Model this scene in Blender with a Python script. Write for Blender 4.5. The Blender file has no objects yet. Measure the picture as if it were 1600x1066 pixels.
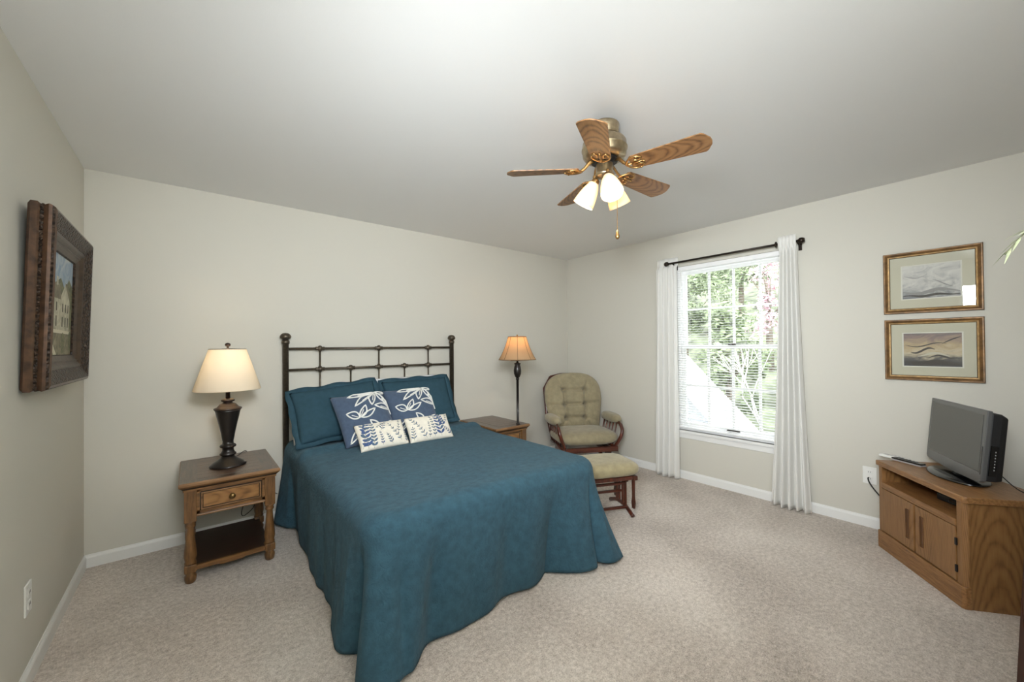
import bpy, bmesh, math, random
from mathutils import Vector, Matrix
random.seed(7)
PI = math.pi
scn = bpy.context.scene
COL = scn.collection

# ------------------------------------------------------------------ camera
F_PX = 616.32
yaw, pitch, roll = math.radians(39.18667), math.radians(0.48183), math.radians(-0.51733)
fw = Vector((math.sin(yaw) * math.cos(pitch), math.cos(yaw) * math.cos(pitch), math.sin(pitch)))
rt = Vector((math.cos(yaw), -math.sin(yaw), 0))
up = rt.cross(fw)
r2 = math.cos(roll) * rt + math.sin(roll) * up
u2 = -math.sin(roll) * rt + math.cos(roll) * up
cam_d = bpy.data.cameras.new('camera')
cam = bpy.data.objects.new('camera', cam_d)
COL.objects.link(cam)
cam.matrix_world = Matrix(((r2.x, u2.x, -fw.x, 0.55812), (r2.y, u2.y, -fw.y, -3.89225), (r2.z, u2.z, -fw.z, 1.46791), (0, 0, 0, 1)))
cam_d.sensor_width = 36.0
cam_d.lens = F_PX * 36.0 / 1600.0
cam_d.shift_y = 2.98 / 1600.0
cam_d.clip_start = 0.02
cam_d.clip_end = 200
scn.camera = cam

# ------------------------------------------------------------------ world, lights, exposure
world = bpy.data.worlds.new('overcast_sky')
scn.world = world
world.use_nodes = True
bg = world.node_tree.nodes['Background']
bg.inputs[0].default_value = (0.90, 0.95, 1.0, 1)
bg.inputs[1].default_value = 6.4
scn.view_settings.view_transform = 'Standard'
scn.view_settings.look = 'None'
scn.view_settings.gamma = 1.0
scn.view_settings.use_curve_mapping = False
scn.view_settings.exposure = 0.0
scn.cycles.max_bounces = 10
scn.cycles.diffuse_bounces = 6
scn.cycles.glossy_bounces = 4
scn.cycles.transmission_bounces = 6
scn.cycles.transparent_max_bounces = 12
scn.cycles.sample_clamp_indirect = 6.0
scn.cycles.caustics_reflective = False
scn.cycles.caustics_refractive = False
try:
    scn.cycles.use_denoising = True
except Exception:
    pass


def light(name, kind, loc, power, color=(1, 1, 1), aim=None, parent=None, **kw):
    d = bpy.data.lights.new(name, kind)
    d.energy = power
    d.color = color
    for k, v in kw.items():
        setattr(d, k, v)
    o = bpy.data.objects.new(name, d)
    COL.objects.link(o)
    o.location = loc
    if aim is not None:
        o.rotation_euler = (Vector(aim) - Vector(loc)).to_track_quat('-Z', 'Y').to_euler()
    if parent is not None:
        o.parent = parent
    return o


# ceiling bounce, plus unseen bounced and direct heads added to fill the room
FILL_TINT = (0.90, 0.955, 1.0)


def fill_spot(name, loc, aim, power, cone, soft, blend=1.0):
    return light(name, 'SPOT', loc, power, FILL_TINT, aim=aim, spot_size=math.radians(cone), spot_blend=blend, shadow_soft_size=soft)


fill_spot('added_rear_wall_bounce', (0.9, -3.6, 1.6), (0.9, -4.45, 2.2), 480, 120, 0.12, 0.8)  # added spot; its bounce off the rear wall fills the room
fill_spot('ceiling_bounce_flash', (0.6, -3.3, 1.2), (0.9, -2.6, 2.7), 30, 130, 0.2)
light('added_side_area', 'AREA', (0.10, -3.88, 2.04), 21, FILL_TINT, aim=(4.7, -2.5, 1.6), shape='RECTANGLE', size=0.6, size_y=0.52, spread=math.radians(70))  # added area light brightening the right wall, mirrored in the upper print
fill_spot('added_key_spot', (0.8, -3.9, 2.1), (2.0, 0, 1.75), 255, 80, 0.25)  # added spot brightening the back wall
fill_spot('added_corner_spot', (0.25, -3.8, 2.0), (4.2, -0.6, 1.5), 120, 85, 0.25)  # added spot brightening the far right corner


# ------------------------------------------------------------------ materials
def lin(c):
    return tuple(((x / 255.0) / 12.92 if x / 255.0 <= 0.04045 else ((x / 255.0 + 0.055) / 1.055) ** 2.4) for x in c) + (1.0,)


class NT:
    def __init__(self, name):
        self.m = bpy.data.materials.new(name)
        self.m.use_nodes = True
        self.t = self.m.node_tree
        self.b = self.t.nodes['Principled BSDF']
        self.out = self.t.nodes['Material Output']

    def n(self, kind, **kw):
        nd = self.t.nodes.new(kind)
        for k, v in kw.items():
            if k.startswith('i_'):
                key = k[2:].replace('_', ' ')
                nd.inputs[int(key) if key.isdigit() else key].default_value = v
            else:
                setattr(nd, k, v)
        return nd

    def l(self, a, b):
        self.t.links.new(a, b)

    def coords(self, scale=(1, 1, 1), rot=(0, 0, 0), kind='Object'):
        tc = self.n('ShaderNodeTexCoord')
        mp = self.n('ShaderNodeMapping')
        mp.inputs['Scale'].default_value = scale
        mp.inputs['Rotation'].default_value = rot
        self.l(tc.outputs[kind], mp.inputs[0])
        return mp.outputs[0]

    def ramp(self, fac, stops):
        r = self.n('ShaderNodeValToRGB')
        e = r.color_ramp.elements
        while len(e) < len(stops):
            e.new(0.5)
        for el, (p, c) in zip(e, stops):
            el.position = p
            el.color = c if len(c) == 4 else lin(c)
        self.l(fac, r.inputs[0])
        return r.outputs[0]

    def bump(self, h, strength=0.3, dist=0.01):
        b = self.n('ShaderNodeBump')
        b.inputs['Strength'].default_value = strength
        b.inputs['Distance'].default_value = dist
        self.l(h, b.inputs['Height'])
        self.l(b.outputs[0], self.b.inputs['Normal'])
        return b


def plain(name, rgb, rough=0.5, metal=0.0, spec=None, coat=0.0, var=0.0, vscale=30, bump=0.0):
    N = NT(name)
    N.b.inputs['Base Color'].default_value = lin(rgb)
    N.b.inputs['Roughness'].default_value = rough
    N.b.inputs['Metallic'].default_value = metal
    if spec is not None:
        N.b.inputs['Specular IOR Level'].default_value = spec
    if coat:
        N.b.inputs['Coat Weight'].default_value = coat
    if var or bump:
        nz = N.n('ShaderNodeTexNoise', i_Scale=vscale, i_Detail=4.0)
        N.l(N.coords(), nz.inputs['Vector'])
        if var:
            a = tuple(max(0, x * (1 - var)) for x in rgb)
            b = tuple(min(255, x * (1 + var)) for x in rgb)
            N.l(N.ramp(nz.outputs[0], [(0.3, lin(a)), (0.7, lin(b))]), N.b.inputs['Base Color'])
        if bump:
            N.bump(nz.outputs[0], bump, 0.004)
    return N.m


def wood(name, dark, mid, light_, axis='x', scale=6.0, rough=0.4, cathedral=0.0, coat=0.15):
    """Stretched-noise grain running along the axis; 'cathedral' adds looping rings."""
    N = NT(name)
    st = {'x': (0.12, 1, 1), 'y': (1, 0.12, 1), 'z': (1, 1, 0.12)}[axis]
    co = N.coords(tuple(s * scale for s in st))
    n1 = N.n('ShaderNodeTexNoise', i_Scale=6.0, i_Detail=8.0, i_Roughness=0.65)
    N.l(co, n1.inputs['Vector'])
    fac = n1.outputs[0]
    if cathedral:
        w = N.n('ShaderNodeTexWave', wave_type='RINGS', rings_direction={'x': 'X', 'y': 'Y', 'z': 'Z'}[axis])
        w.inputs['Scale'].default_value = cathedral
        w.inputs['Distortion'].default_value = 6.0
        w.inputs['Detail'].default_value = 2.5
        w.inputs['Detail Scale'].default_value = 1.2
        N.l(co, w.inputs['Vector'])
        mx = N.n('ShaderNodeMix', data_type='FLOAT')
        mx.inputs[0].default_value = 0.45
        N.l(n1.outputs[0], mx.inputs[2])
        N.l(w.outputs[1], mx.inputs[3])
        fac = mx.outputs[0]
    N.l(N.ramp(fac, [(0.28, lin(dark)), (0.5, lin(mid)), (0.72, lin(light_))]), N.b.inputs['Base Color'])
    N.b.inputs['Roughness'].default_value = rough
    N.b.inputs['Coat Weight'].default_value = coat
    N.b.inputs['Coat Roughness'].default_value = 0.25
    N.bump(n1.outputs[0], 0.08, 0.002)
    return N.m


def flame(name, dark, mid, light_, along='x', across='y', c=36.0, spacing=0.06, rough=0.42, off=0.0, mix=0.5, coat=0.1):
    """Cathedral grain: parabolic arches running along one axis, broken up by stretched noise."""
    N = NT(name)
    st = {'x': (0.12, 1, 1), 'y': (1, 0.12, 1), 'z': (1, 1, 0.12)}[along]
    n1 = N.n('ShaderNodeTexNoise', i_Scale=6.0, i_Detail=8.0, i_Roughness=0.65)
    N.l(N.coords(tuple(q * 9 for q in st)), n1.inputs['Vector'])
    n2 = N.n('ShaderNodeTexNoise', i_Scale=7.0, i_Detail=3.0)
    co = N.coords((1, 1, 1))
    N.l(co, n2.inputs['Vector'])
    sp = N.n('ShaderNodeSeparateXYZ')
    N.l(co, sp.inputs[0])
    ax = {'x': 0, 'y': 1, 'z': 2}

    def math_(op, a, b=None, v=None):
        m = N.n('ShaderNodeMath', operation=op)
        N.l(a, m.inputs[0])
        if b is not None:
            N.l(b, m.inputs[1])
        elif v is not None:
            m.inputs[1].default_value = v
        return m.outputs[0]
    y = math_('ADD', sp.outputs[ax[across]], v=off)
    y2 = math_('MULTIPLY', math_('MULTIPLY', y, y), v=c)
    p = math_('ADD', math_('ADD', sp.outputs[ax[along]], y2), math_('MULTIPLY', n2.outputs[0], v=0.14))
    sn = math_('SINE', math_('MULTIPLY', p, v=2 * PI / spacing))
    fac = math_('ADD', math_('MULTIPLY', sn, v=0.5), v=0.5)
    fac = math_('POWER', fac, v=0.6)
    mx = N.n('ShaderNodeMix', data_type='FLOAT')
    mx.inputs[0].default_value = mix
    N.l(n1.outputs[0], mx.inputs[2])
    N.l(fac, mx.inputs[3])
    N.l(N.ramp(mx.outputs[0], [(0.22, lin(dark)), (0.48, lin(mid)), (0.78, lin(light_))]), N.b.inputs['Base Color'])
    N.b.inputs['Roughness'].default_value = rough
    N.b.inputs['Coat Weight'].default_value = coat
    N.b.inputs['Coat Roughness'].default_value = 0.25
    N.bump(n1.outputs[0], 0.06, 0.002)
    return N.m


def fabric(name, rgb, var=0.06, weave=600, rough=0.9, quilt=0.0, sheen=0.15, wrinkle=0.0, depth=0.0025):
    N = NT(name)
    N.b.inputs['Roughness'].default_value = rough
    N.b.inputs['Specular IOR Level'].default_value = 0.08
    N.b.inputs['Sheen Weight'].default_value = sheen
    N.b.inputs['Sheen Roughness'].default_value = 0.5
    co = N.coords()
    nz = N.n('ShaderNodeTexNoise', i_Scale=weave / 20.0, i_Detail=6.0)
    N.l(co, nz.inputs['Vector'])
    a = tuple(max(0, x * (1 - var)) for x in rgb)
    b = tuple(min(255, x * (1 + var)) for x in rgb)
    N.l(N.ramp(nz.outputs[0], [(0.3, lin(a)), (0.7, lin(b))]), N.b.inputs['Base Color'])
    fine = N.n('ShaderNodeTexNoise', i_Scale=float(weave), i_Detail=2.0)
    N.l(co, fine.inputs['Vector'])
    h = fine.outputs[0]
    if quilt or wrinkle:
        add = N.n('ShaderNodeMath', operation='MULTIPLY_ADD')
        if quilt:
            nq = N.n('ShaderNodeTexNoise', i_Scale=26.0, i_Detail=1.5, i_Distortion=2.2)
            N.l(co, nq.inputs['Vector'])
            src = nq.outputs[0]
            add.inputs[1].default_value = quilt
        else:
            nq = N.n('ShaderNodeTexNoise', i_Scale=9.0, i_Detail=2.0, i_Distortion=0.8)
            N.l(co, nq.inputs['Vector'])
            src = nq.outputs[0]
            add.inputs[1].default_value = wrinkle
        N.l(src, add.inputs[0])
        N.l(h, add.inputs[2])
        h = add.outputs[0]
    N.bump(h, 0.4, depth)
    return N.m


def translucent(name, rgb, trans=0.5, rough=0.8, weave=300):
    N = NT(name)
    d = N.n('ShaderNodeBsdfDiffuse')
    t = N.n('ShaderNodeBsdfTranslucent')
    d.inputs[0].default_value = lin(rgb)
    t.inputs[0].default_value = lin(rgb)
    m = N.n('ShaderNodeMixShader')
    m.inputs[0].default_value = trans
    nz = N.n('ShaderNodeTexNoise', i_Scale=float(weave), i_Detail=2.0)
    N.l(N.coords(), nz.inputs['Vector'])
    b = N.n('ShaderNodeBump')
    b.inputs['Strength'].default_value = 0.15
    b.inputs['Distance'].default_value = 0.002
    N.l(nz.outputs[0], b.inputs['Height'])
    N.l(b.outputs[0], d.inputs['Normal'])
    N.l(d.outputs[0], m.inputs[1])
    N.l(t.outputs[0], m.inputs[2])
    N.l(m.outputs[0], N.out.inputs[0])
    return N.m


def emitter(name, rgb, strength):
    N = NT(name)
    N.b.inputs['Base Color'].default_value = lin(rgb)
    N.b.inputs['Emission Color'].default_value = lin(rgb)
    N.b.inputs['Emission Strength'].default_value = strength
    return N.m


def pane_glass(name, refl=1.0):
    N = NT(name)
    tr = N.n('ShaderNodeBsdfTransparent')
    gl = N.n('ShaderNodeBsdfGlossy')
    gl.inputs['Roughness'].default_value = 0.0
    fr = N.n('ShaderNodeFresnel', i_IOR=1.5)
    mu = N.n('ShaderNodeMath', operation='MULTIPLY')
    mu.inputs[1].default_value = refl
    N.l(fr.outputs[0], mu.inputs[0])
    m = N.n('ShaderNodeMixShader')
    N.l(mu.outputs[0], m.inputs[0])
    N.l(tr.outputs[0], m.inputs[1])
    N.l(gl.outputs[0], m.inputs[2])
    N.l(m.outputs[0], N.out.inputs[0])
    return N.m


def carpet_mat():
    N = NT('beige_carpet')
    co = N.coords()
    big = N.n('ShaderNodeTexNoise', i_Scale=1.4, i_Detail=3.0, i_Distortion=0.3)
    mid = N.n('ShaderNodeTexNoise', i_Scale=42.0, i_Detail=5.0, i_Roughness=0.7)
    fine = N.n('ShaderNodeTexNoise', i_Scale=170.0, i_Detail=3.0)
    for x in (big, mid, fine):
        N.l(co, x.inputs['Vector'])
    a = N.n('ShaderNodeMath', operation='MULTIPLY_ADD')
    a.inputs[1].default_value = 0.55
    N.l(mid.outputs[0], a.inputs[0])
    b = N.n('ShaderNodeMath', operation='MULTIPLY')
    b.inputs[1].default_value = 0.45
    N.l(fine.outputs[0], b.inputs[0])
    N.l(b.outputs[0], a.inputs[2])
    c = N.n('ShaderNodeMath', operation='MULTIPLY_ADD')
    c.inputs[1].default_value = 0.35
    N.l(big.outputs[0], c.inputs[0])
    N.l(a.outputs[0], c.inputs[2])
    N.l(N.ramp(c.outputs[0], [(0.48, (143, 132, 123)), (0.66, (196, 185, 175)), (0.84, (234, 225, 216))]), N.b.inputs['Base Color'])
    N.b.inputs['Roughness'].default_value = 1.0
    N.b.inputs['Specular IOR Level'].default_value = 0.05
    N.b.inputs['Sheen Weight'].default_value = 0.2
    N.bump(a.outputs[0], 0.9, 0.012)
    return N.m


def paint_mat(name, stops, scale=6.0, stretch=(1, 1, 1), dist=1.0, grad=None):
    """Loose brushwork: distorted noise through a colour ramp, optionally blended with height."""
    N = NT(name)
    nz = N.n('ShaderNodeTexNoise', i_Scale=scale, i_Detail=5.0, i_Distortion=dist, i_Roughness=0.6)
    N.l(N.coords(stretch), nz.inputs['Vector'])
    fac = nz.outputs[0]
    if grad:
        tc = N.n('ShaderNodeTexCoord')
        sx = N.n('ShaderNodeSeparateXYZ')
        N.l(tc.outputs['Generated'], sx.inputs[0])
        ma = N.n('ShaderNodeMath', operation='MULTIPLY_ADD')
        ma.inputs[1].default_value = grad
        N.l(sx.outputs[2], ma.inputs[0])
        mb = N.n('ShaderNodeMath', operation='MULTIPLY')
        mb.inputs[1].default_value = 1 - grad
        N.l(fac, mb.inputs[0])
        N.l(mb.outputs[0], ma.inputs[2])
        fac = ma.outputs[0]
    N.l(N.ramp(fac, stops), N.b.inputs['Base Color'])
    N.b.inputs['Roughness'].default_value = 0.6
    return N.m


M = {}
M['wall'] = plain('wall_paint', (206, 203, 193), 0.85, spec=0.2, bump=0.04, vscale=220)
M['ceiling'] = plain('ceiling_paint', (230, 230, 229), 0.9, spec=0.1, bump=0.05, vscale=160)
M['trim'] = plain('white_trim_paint', (232, 232, 230), 0.4)
M['carpet'] = carpet_mat()
M['vinyl'] = plain('white_vinyl', (250, 250, 250), 0.35)
M['slat'] = translucent('white_blind_slat', (248, 249, 248), 0.5)
M['curtain'] = translucent('white_curtain_cloth', (243, 242, 238), 0.18, weave=500)
M['rod'] = plain('dark_bronze_metal', (48, 40, 33), 0.4, 0.7)
M['iron'] = plain('dark_brown_iron', (84, 75, 63), 0.36, 0.55, var=0.12, vscale=60)
M['teal'] = fabric('teal_matelasse_cloth', (57, 87, 102), 0.08, 500, quilt=2.6, sheen=0.05, depth=0.008)
M['sham'] = fabric('teal_sham_cloth', (50, 76, 89), 0.04, 500, wrinkle=2.5, sheen=0.0)
M['denim'] = fabric('denim_blue_cloth', (75, 89, 110), 0.05, 700, wrinkle=1.0)
M['embroidery'] = plain('white_embroidery', (236, 235, 230), 0.8, bump=0.4, vscale=400)
M['linen'] = fabric('cream_linen', (232, 226, 212), 0.03, 600, wrinkle=1.0)
M['navy'] = plain('navy_print', (66, 88, 130), 0.9)
M['slate'] = plain('slate_print', (78, 100, 124), 0.9)
M['whitecloth'] = fabric('white_pillowcase', (228, 230, 234), 0.02, 500, wrinkle=1.5)
M['mattress'] = fabric('white_ticking', (222, 222, 220), 0.02, 300)
M['nsx'] = wood('honey_walnut_x', (66, 43, 22), (112, 77, 42), (140, 100, 58), 'x', 9, 0.38)
M['nsz'] = wood('honey_walnut_z', (64, 42, 22), (106, 73, 40), (136, 97, 56), 'z', 9, 0.38)
M['nsdrawer'] = flame('honey_walnut_drawer', (88, 58, 30), (136, 96, 54), (156, 114, 68), 'x', 'z', 30, 0.09, 0.36, 0.0, 0.26, 0.15)
M['nstop'] = wood('dark_walnut_border', (46, 33, 25), (74, 54, 41), (96, 72, 54), 'y', 10, 0.3, coat=0.3)
M['nsplank'] = wood('dark_walnut_planks', (52, 38, 29), (86, 65, 51), (118, 92, 72), 'x', 14, 0.32, coat=0.3)
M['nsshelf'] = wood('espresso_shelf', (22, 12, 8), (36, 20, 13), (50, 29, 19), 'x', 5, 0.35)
M['glaze'] = plain('dark_glaze', (40, 27, 17), 0.5)
M['edge'] = wood('light_walnut_edge', (92, 63, 38), (124, 90, 57), (148, 112, 76), 'x', 6, 0.4)  # lighter walnut for the moulded edges
M['brass'] = plain('antique_brass', (128, 104, 66), 0.35, 0.9, var=0.15, vscale=50)
M['bronze'] = plain('dark_bronze_lamp', (32, 26, 23), 0.38, 0.3, coat=0.15, var=0.15, vscale=25)
M['bronze_hi'] = plain('copper_bronze', (50, 36, 29), 0.35, 0.35, coat=0.2)
M['shade_cream'] = translucent('cream_shade_cloth', (244, 236, 220), 0.35)
M['shade_tan'] = translucent('tan_shade_cloth', (214, 184, 146), 0.5)
M['shade_trim'] = plain('tan_shade_trim', (128, 96, 64), 0.8)
M['frost'] = translucent('frosted_glass', (252, 236, 206), 0.3)
M['bulb'] = emitter('lit_bulb', (255, 236, 200), 6.0)
M['fanmetal'] = plain('brushed_nickel_brass', (176, 160, 132), 0.3, 0.95, var=0.08, vscale=40)
M['fandark'] = plain('black_flywheel', (16, 14, 12), 0.5)
M['oak'] = flame('oak_fan_blade', (74, 48, 26), (126, 88, 52), (150, 110, 70), 'x', 'y', 22, 0.06, 0.45, 0.012, 0.36, 0.05)
M['goldbracket'] = plain('polished_brass', (168, 132, 84), 0.3, 0.9)
M['velour'] = fabric('sage_velour', (150, 140, 114), 0.06, 400, sheen=0.25)
M['velour_light'] = fabric('sage_velour_light', (158, 147, 116), 0.07, 400, sheen=0.25)
M['cherry'] = wood('cherry_wood', (44, 18, 10), (78, 34, 20), (108, 50, 30), 'z', 6, 0.3, coat=0.4)
M['cherryx'] = wood('cherry_wood_x', (44, 18, 10), (78, 34, 20), (108, 50, 30), 'x', 6, 0.3, coat=0.4)
M['oakx'] = wood('tv_oak_x', (104, 70, 37), (140, 99, 58), (162, 120, 76), 'x', 14, 0.42)
M['oakz'] = flame('tv_oak_front', (100, 68, 36), (136, 97, 57), (152, 112, 70), 'z', 'x', 34.0, 0.11, 0.42, 0.0, 0.25, 0.12)
M['oakside'] = flame('tv_oak_side', (98, 66, 34), (132, 93, 53), (150, 110, 66), 'z', 'y', 26.0, 0.12, 0.42, 0.06, 0.28, 0.12)
M['oakdark'] = wood('tv_oak_groove', (66, 40, 20), (90, 58, 30), (108, 72, 40), 'z', 7, 0.5)
M['tvblack'] = plain('gloss_black_plastic', (14, 14, 15), 0.22, coat=0.4)
M['tvmatte'] = plain('matte_black_plastic', (22, 22, 23), 0.5)
M['bezel'] = plain('charcoal_bezel', (82, 82, 82), 0.3, coat=0.3)
M['screen'] = plain('dark_lcd_screen', (76, 75, 71), 0.28, spec=0.6)
M['whiteplastic'] = plain('white_plastic', (232, 232, 228), 0.4)
M['outletdark'] = plain('outlet_slot', (60, 60, 60), 0.6)
M['silver'] = plain('silver_plastic', (190, 190, 192), 0.35, 0.4)
M['cord'] = plain('black_cord', (14, 13, 13), 0.5)
M['gold'] = plain('antique_gold_leaf', (112, 83, 50), 0.42, 0.3, var=0.22, vscale=26)
M['goldhi'] = plain('bright_gold_leaf', (170, 138, 92), 0.38, 0.3, var=0.15, vscale=40)
M['mat'] = plain('cream_mat_board', (208, 204, 180), 0.9)
M['paper'] = plain('white_mat_edge', (232, 230, 216), 0.9)
M['picglass'] = pane_glass('picture_glass', 1.0)
M['winglass'] = pane_glass('window_glass', 0.6)
M['printA'] = paint_mat('pale_print', [(0.28, (120, 122, 124)), (0.40, (168, 168, 164)), (0.52, (206, 204, 196)), (0.66, (224, 222, 212))], 9, (1, 1, 1.6), 1.4, grad=0.25)
M['printB'] = paint_mat('dusk_print', [(0.24, (62, 62, 64)), (0.36, (92, 88, 84)), (0.46, (206, 192, 160)), (0.56, (190, 168, 128)), (0.68, (146, 124, 116)), (0.8, (110, 104, 100))], 6, (1, 1, 2.2), 1.6, grad=0.55)
M['ink'] = plain('dark_ink', (72, 68, 64), 0.8)
M['inksoft'] = plain('pale_ink', (150, 148, 144), 0.8)
M['frame_brown'] = plain('bronzed_brown_frame', (78, 56, 41), 0.32, 0.35, var=0.25, vscale=30, bump=0.15)


def carved_mat():
    N = NT('carved_dark_frame')
    v = N.n('ShaderNodeTexVoronoi', i_Scale=75.0)
    N.l(N.coords(), v.inputs['Vector'])
    N.l(N.ramp(v.outputs[0], [(0.1, (84, 64, 48)), (0.5, (58, 44, 34)), (0.8, (30, 23, 18))]), N.b.inputs['Base Color'])
    N.b.inputs['Roughness'].default_value = 0.45
    N.b.inputs['Metallic'].default_value = 0.25
    N.bump(v.outputs[0], 0.9, -0.012)
    return N.m


M['carved'] = carved_mat()
M['skyp'] = paint_mat('painted_sky', [(0.35, (126, 148, 172)), (0.5, (158, 172, 184)), (0.65, (196, 198, 192))], 7, (1, 1, 1), 1.5)
M['housep'] = paint_mat('painted_house', [(0.35, (150, 146, 124)), (0.5, (178, 174, 152)), (0.65, (200, 196, 174))], 14, (1, 1, 1), 1.0)
M['roofp'] = paint_mat('painted_roof', [(0.35, (92, 86, 68)), (0.6, (132, 124, 100))], 20, (1, 1, 1), 1.0)
M['streetp'] = paint_mat('painted_street', [(0.35, (96, 92, 72)), (0.5, (124, 118, 94)), (0.65, (150, 142, 116))], 12, (1, 1, 1), 1.5)
M['treep'] = paint_mat('painted_tree', [(0.35, (72, 76, 52)), (0.6, (116, 116, 84))], 22, (1, 1, 1), 1.5)
M['darkp'] = plain('painted_dark', (74, 70, 58), 0.7)
M['lightp'] = plain('painted_light', (206, 200, 178), 0.7)
M['frame_dark'] = plain('dark_umber_frame', (66, 52, 41), 0.42, 0.25, var=0.2, vscale=30, bump=0.15)
M['mahogany'] = wood('red_mahogany', (40, 18, 9), (66, 32, 17), (88, 46, 25), 'z', 5, 0.7, coat=0.0)
M['mahogany'].node_tree.nodes['Principled BSDF'].inputs['Specular IOR Level'].default_value = 0.12
M['leaf'] = plain('pale_green_leaf', (176, 184, 148), 0.5, var=0.15, vscale=30)
M['leafdark'] = plain('olive_stem', (104, 108, 80), 0.6)
M['ceramic'] = plain('white_ceramic', (224, 222, 214), 0.25)
M['siding'] = plain('shaded_white_siding', (128, 131, 135), 0.6)  # white siding darkened to grey; its shade is put into the colour
M['rake'] = plain('white_rake_board', (238, 239, 240), 0.6)
M['roofing'] = plain('pale_shingle', (200, 200, 198), 0.9, var=0.2, vscale=12)
M['lawn'] = plain('lawn_green', (108, 114, 92), 0.95, var=0.4, vscale=2.2)
M['foliage'] = plain('spring_green_leaves', (134, 146, 112), 0.8, var=0.3, vscale=1.5)
M['foliage2'] = plain('grey_green_leaves', (120, 132, 100), 0.8, var=0.3, vscale=1.5)
M['blossom'] = plain('pink_blossom', (212, 180, 188), 0.8, var=0.15, vscale=2)
M['bark'] = plain('grey_bark', (120, 110, 98), 0.9, var=0.2, vscale=8)
M['palebark'] = plain('pale_bare_twig', (206, 204, 194), 0.9)


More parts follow.
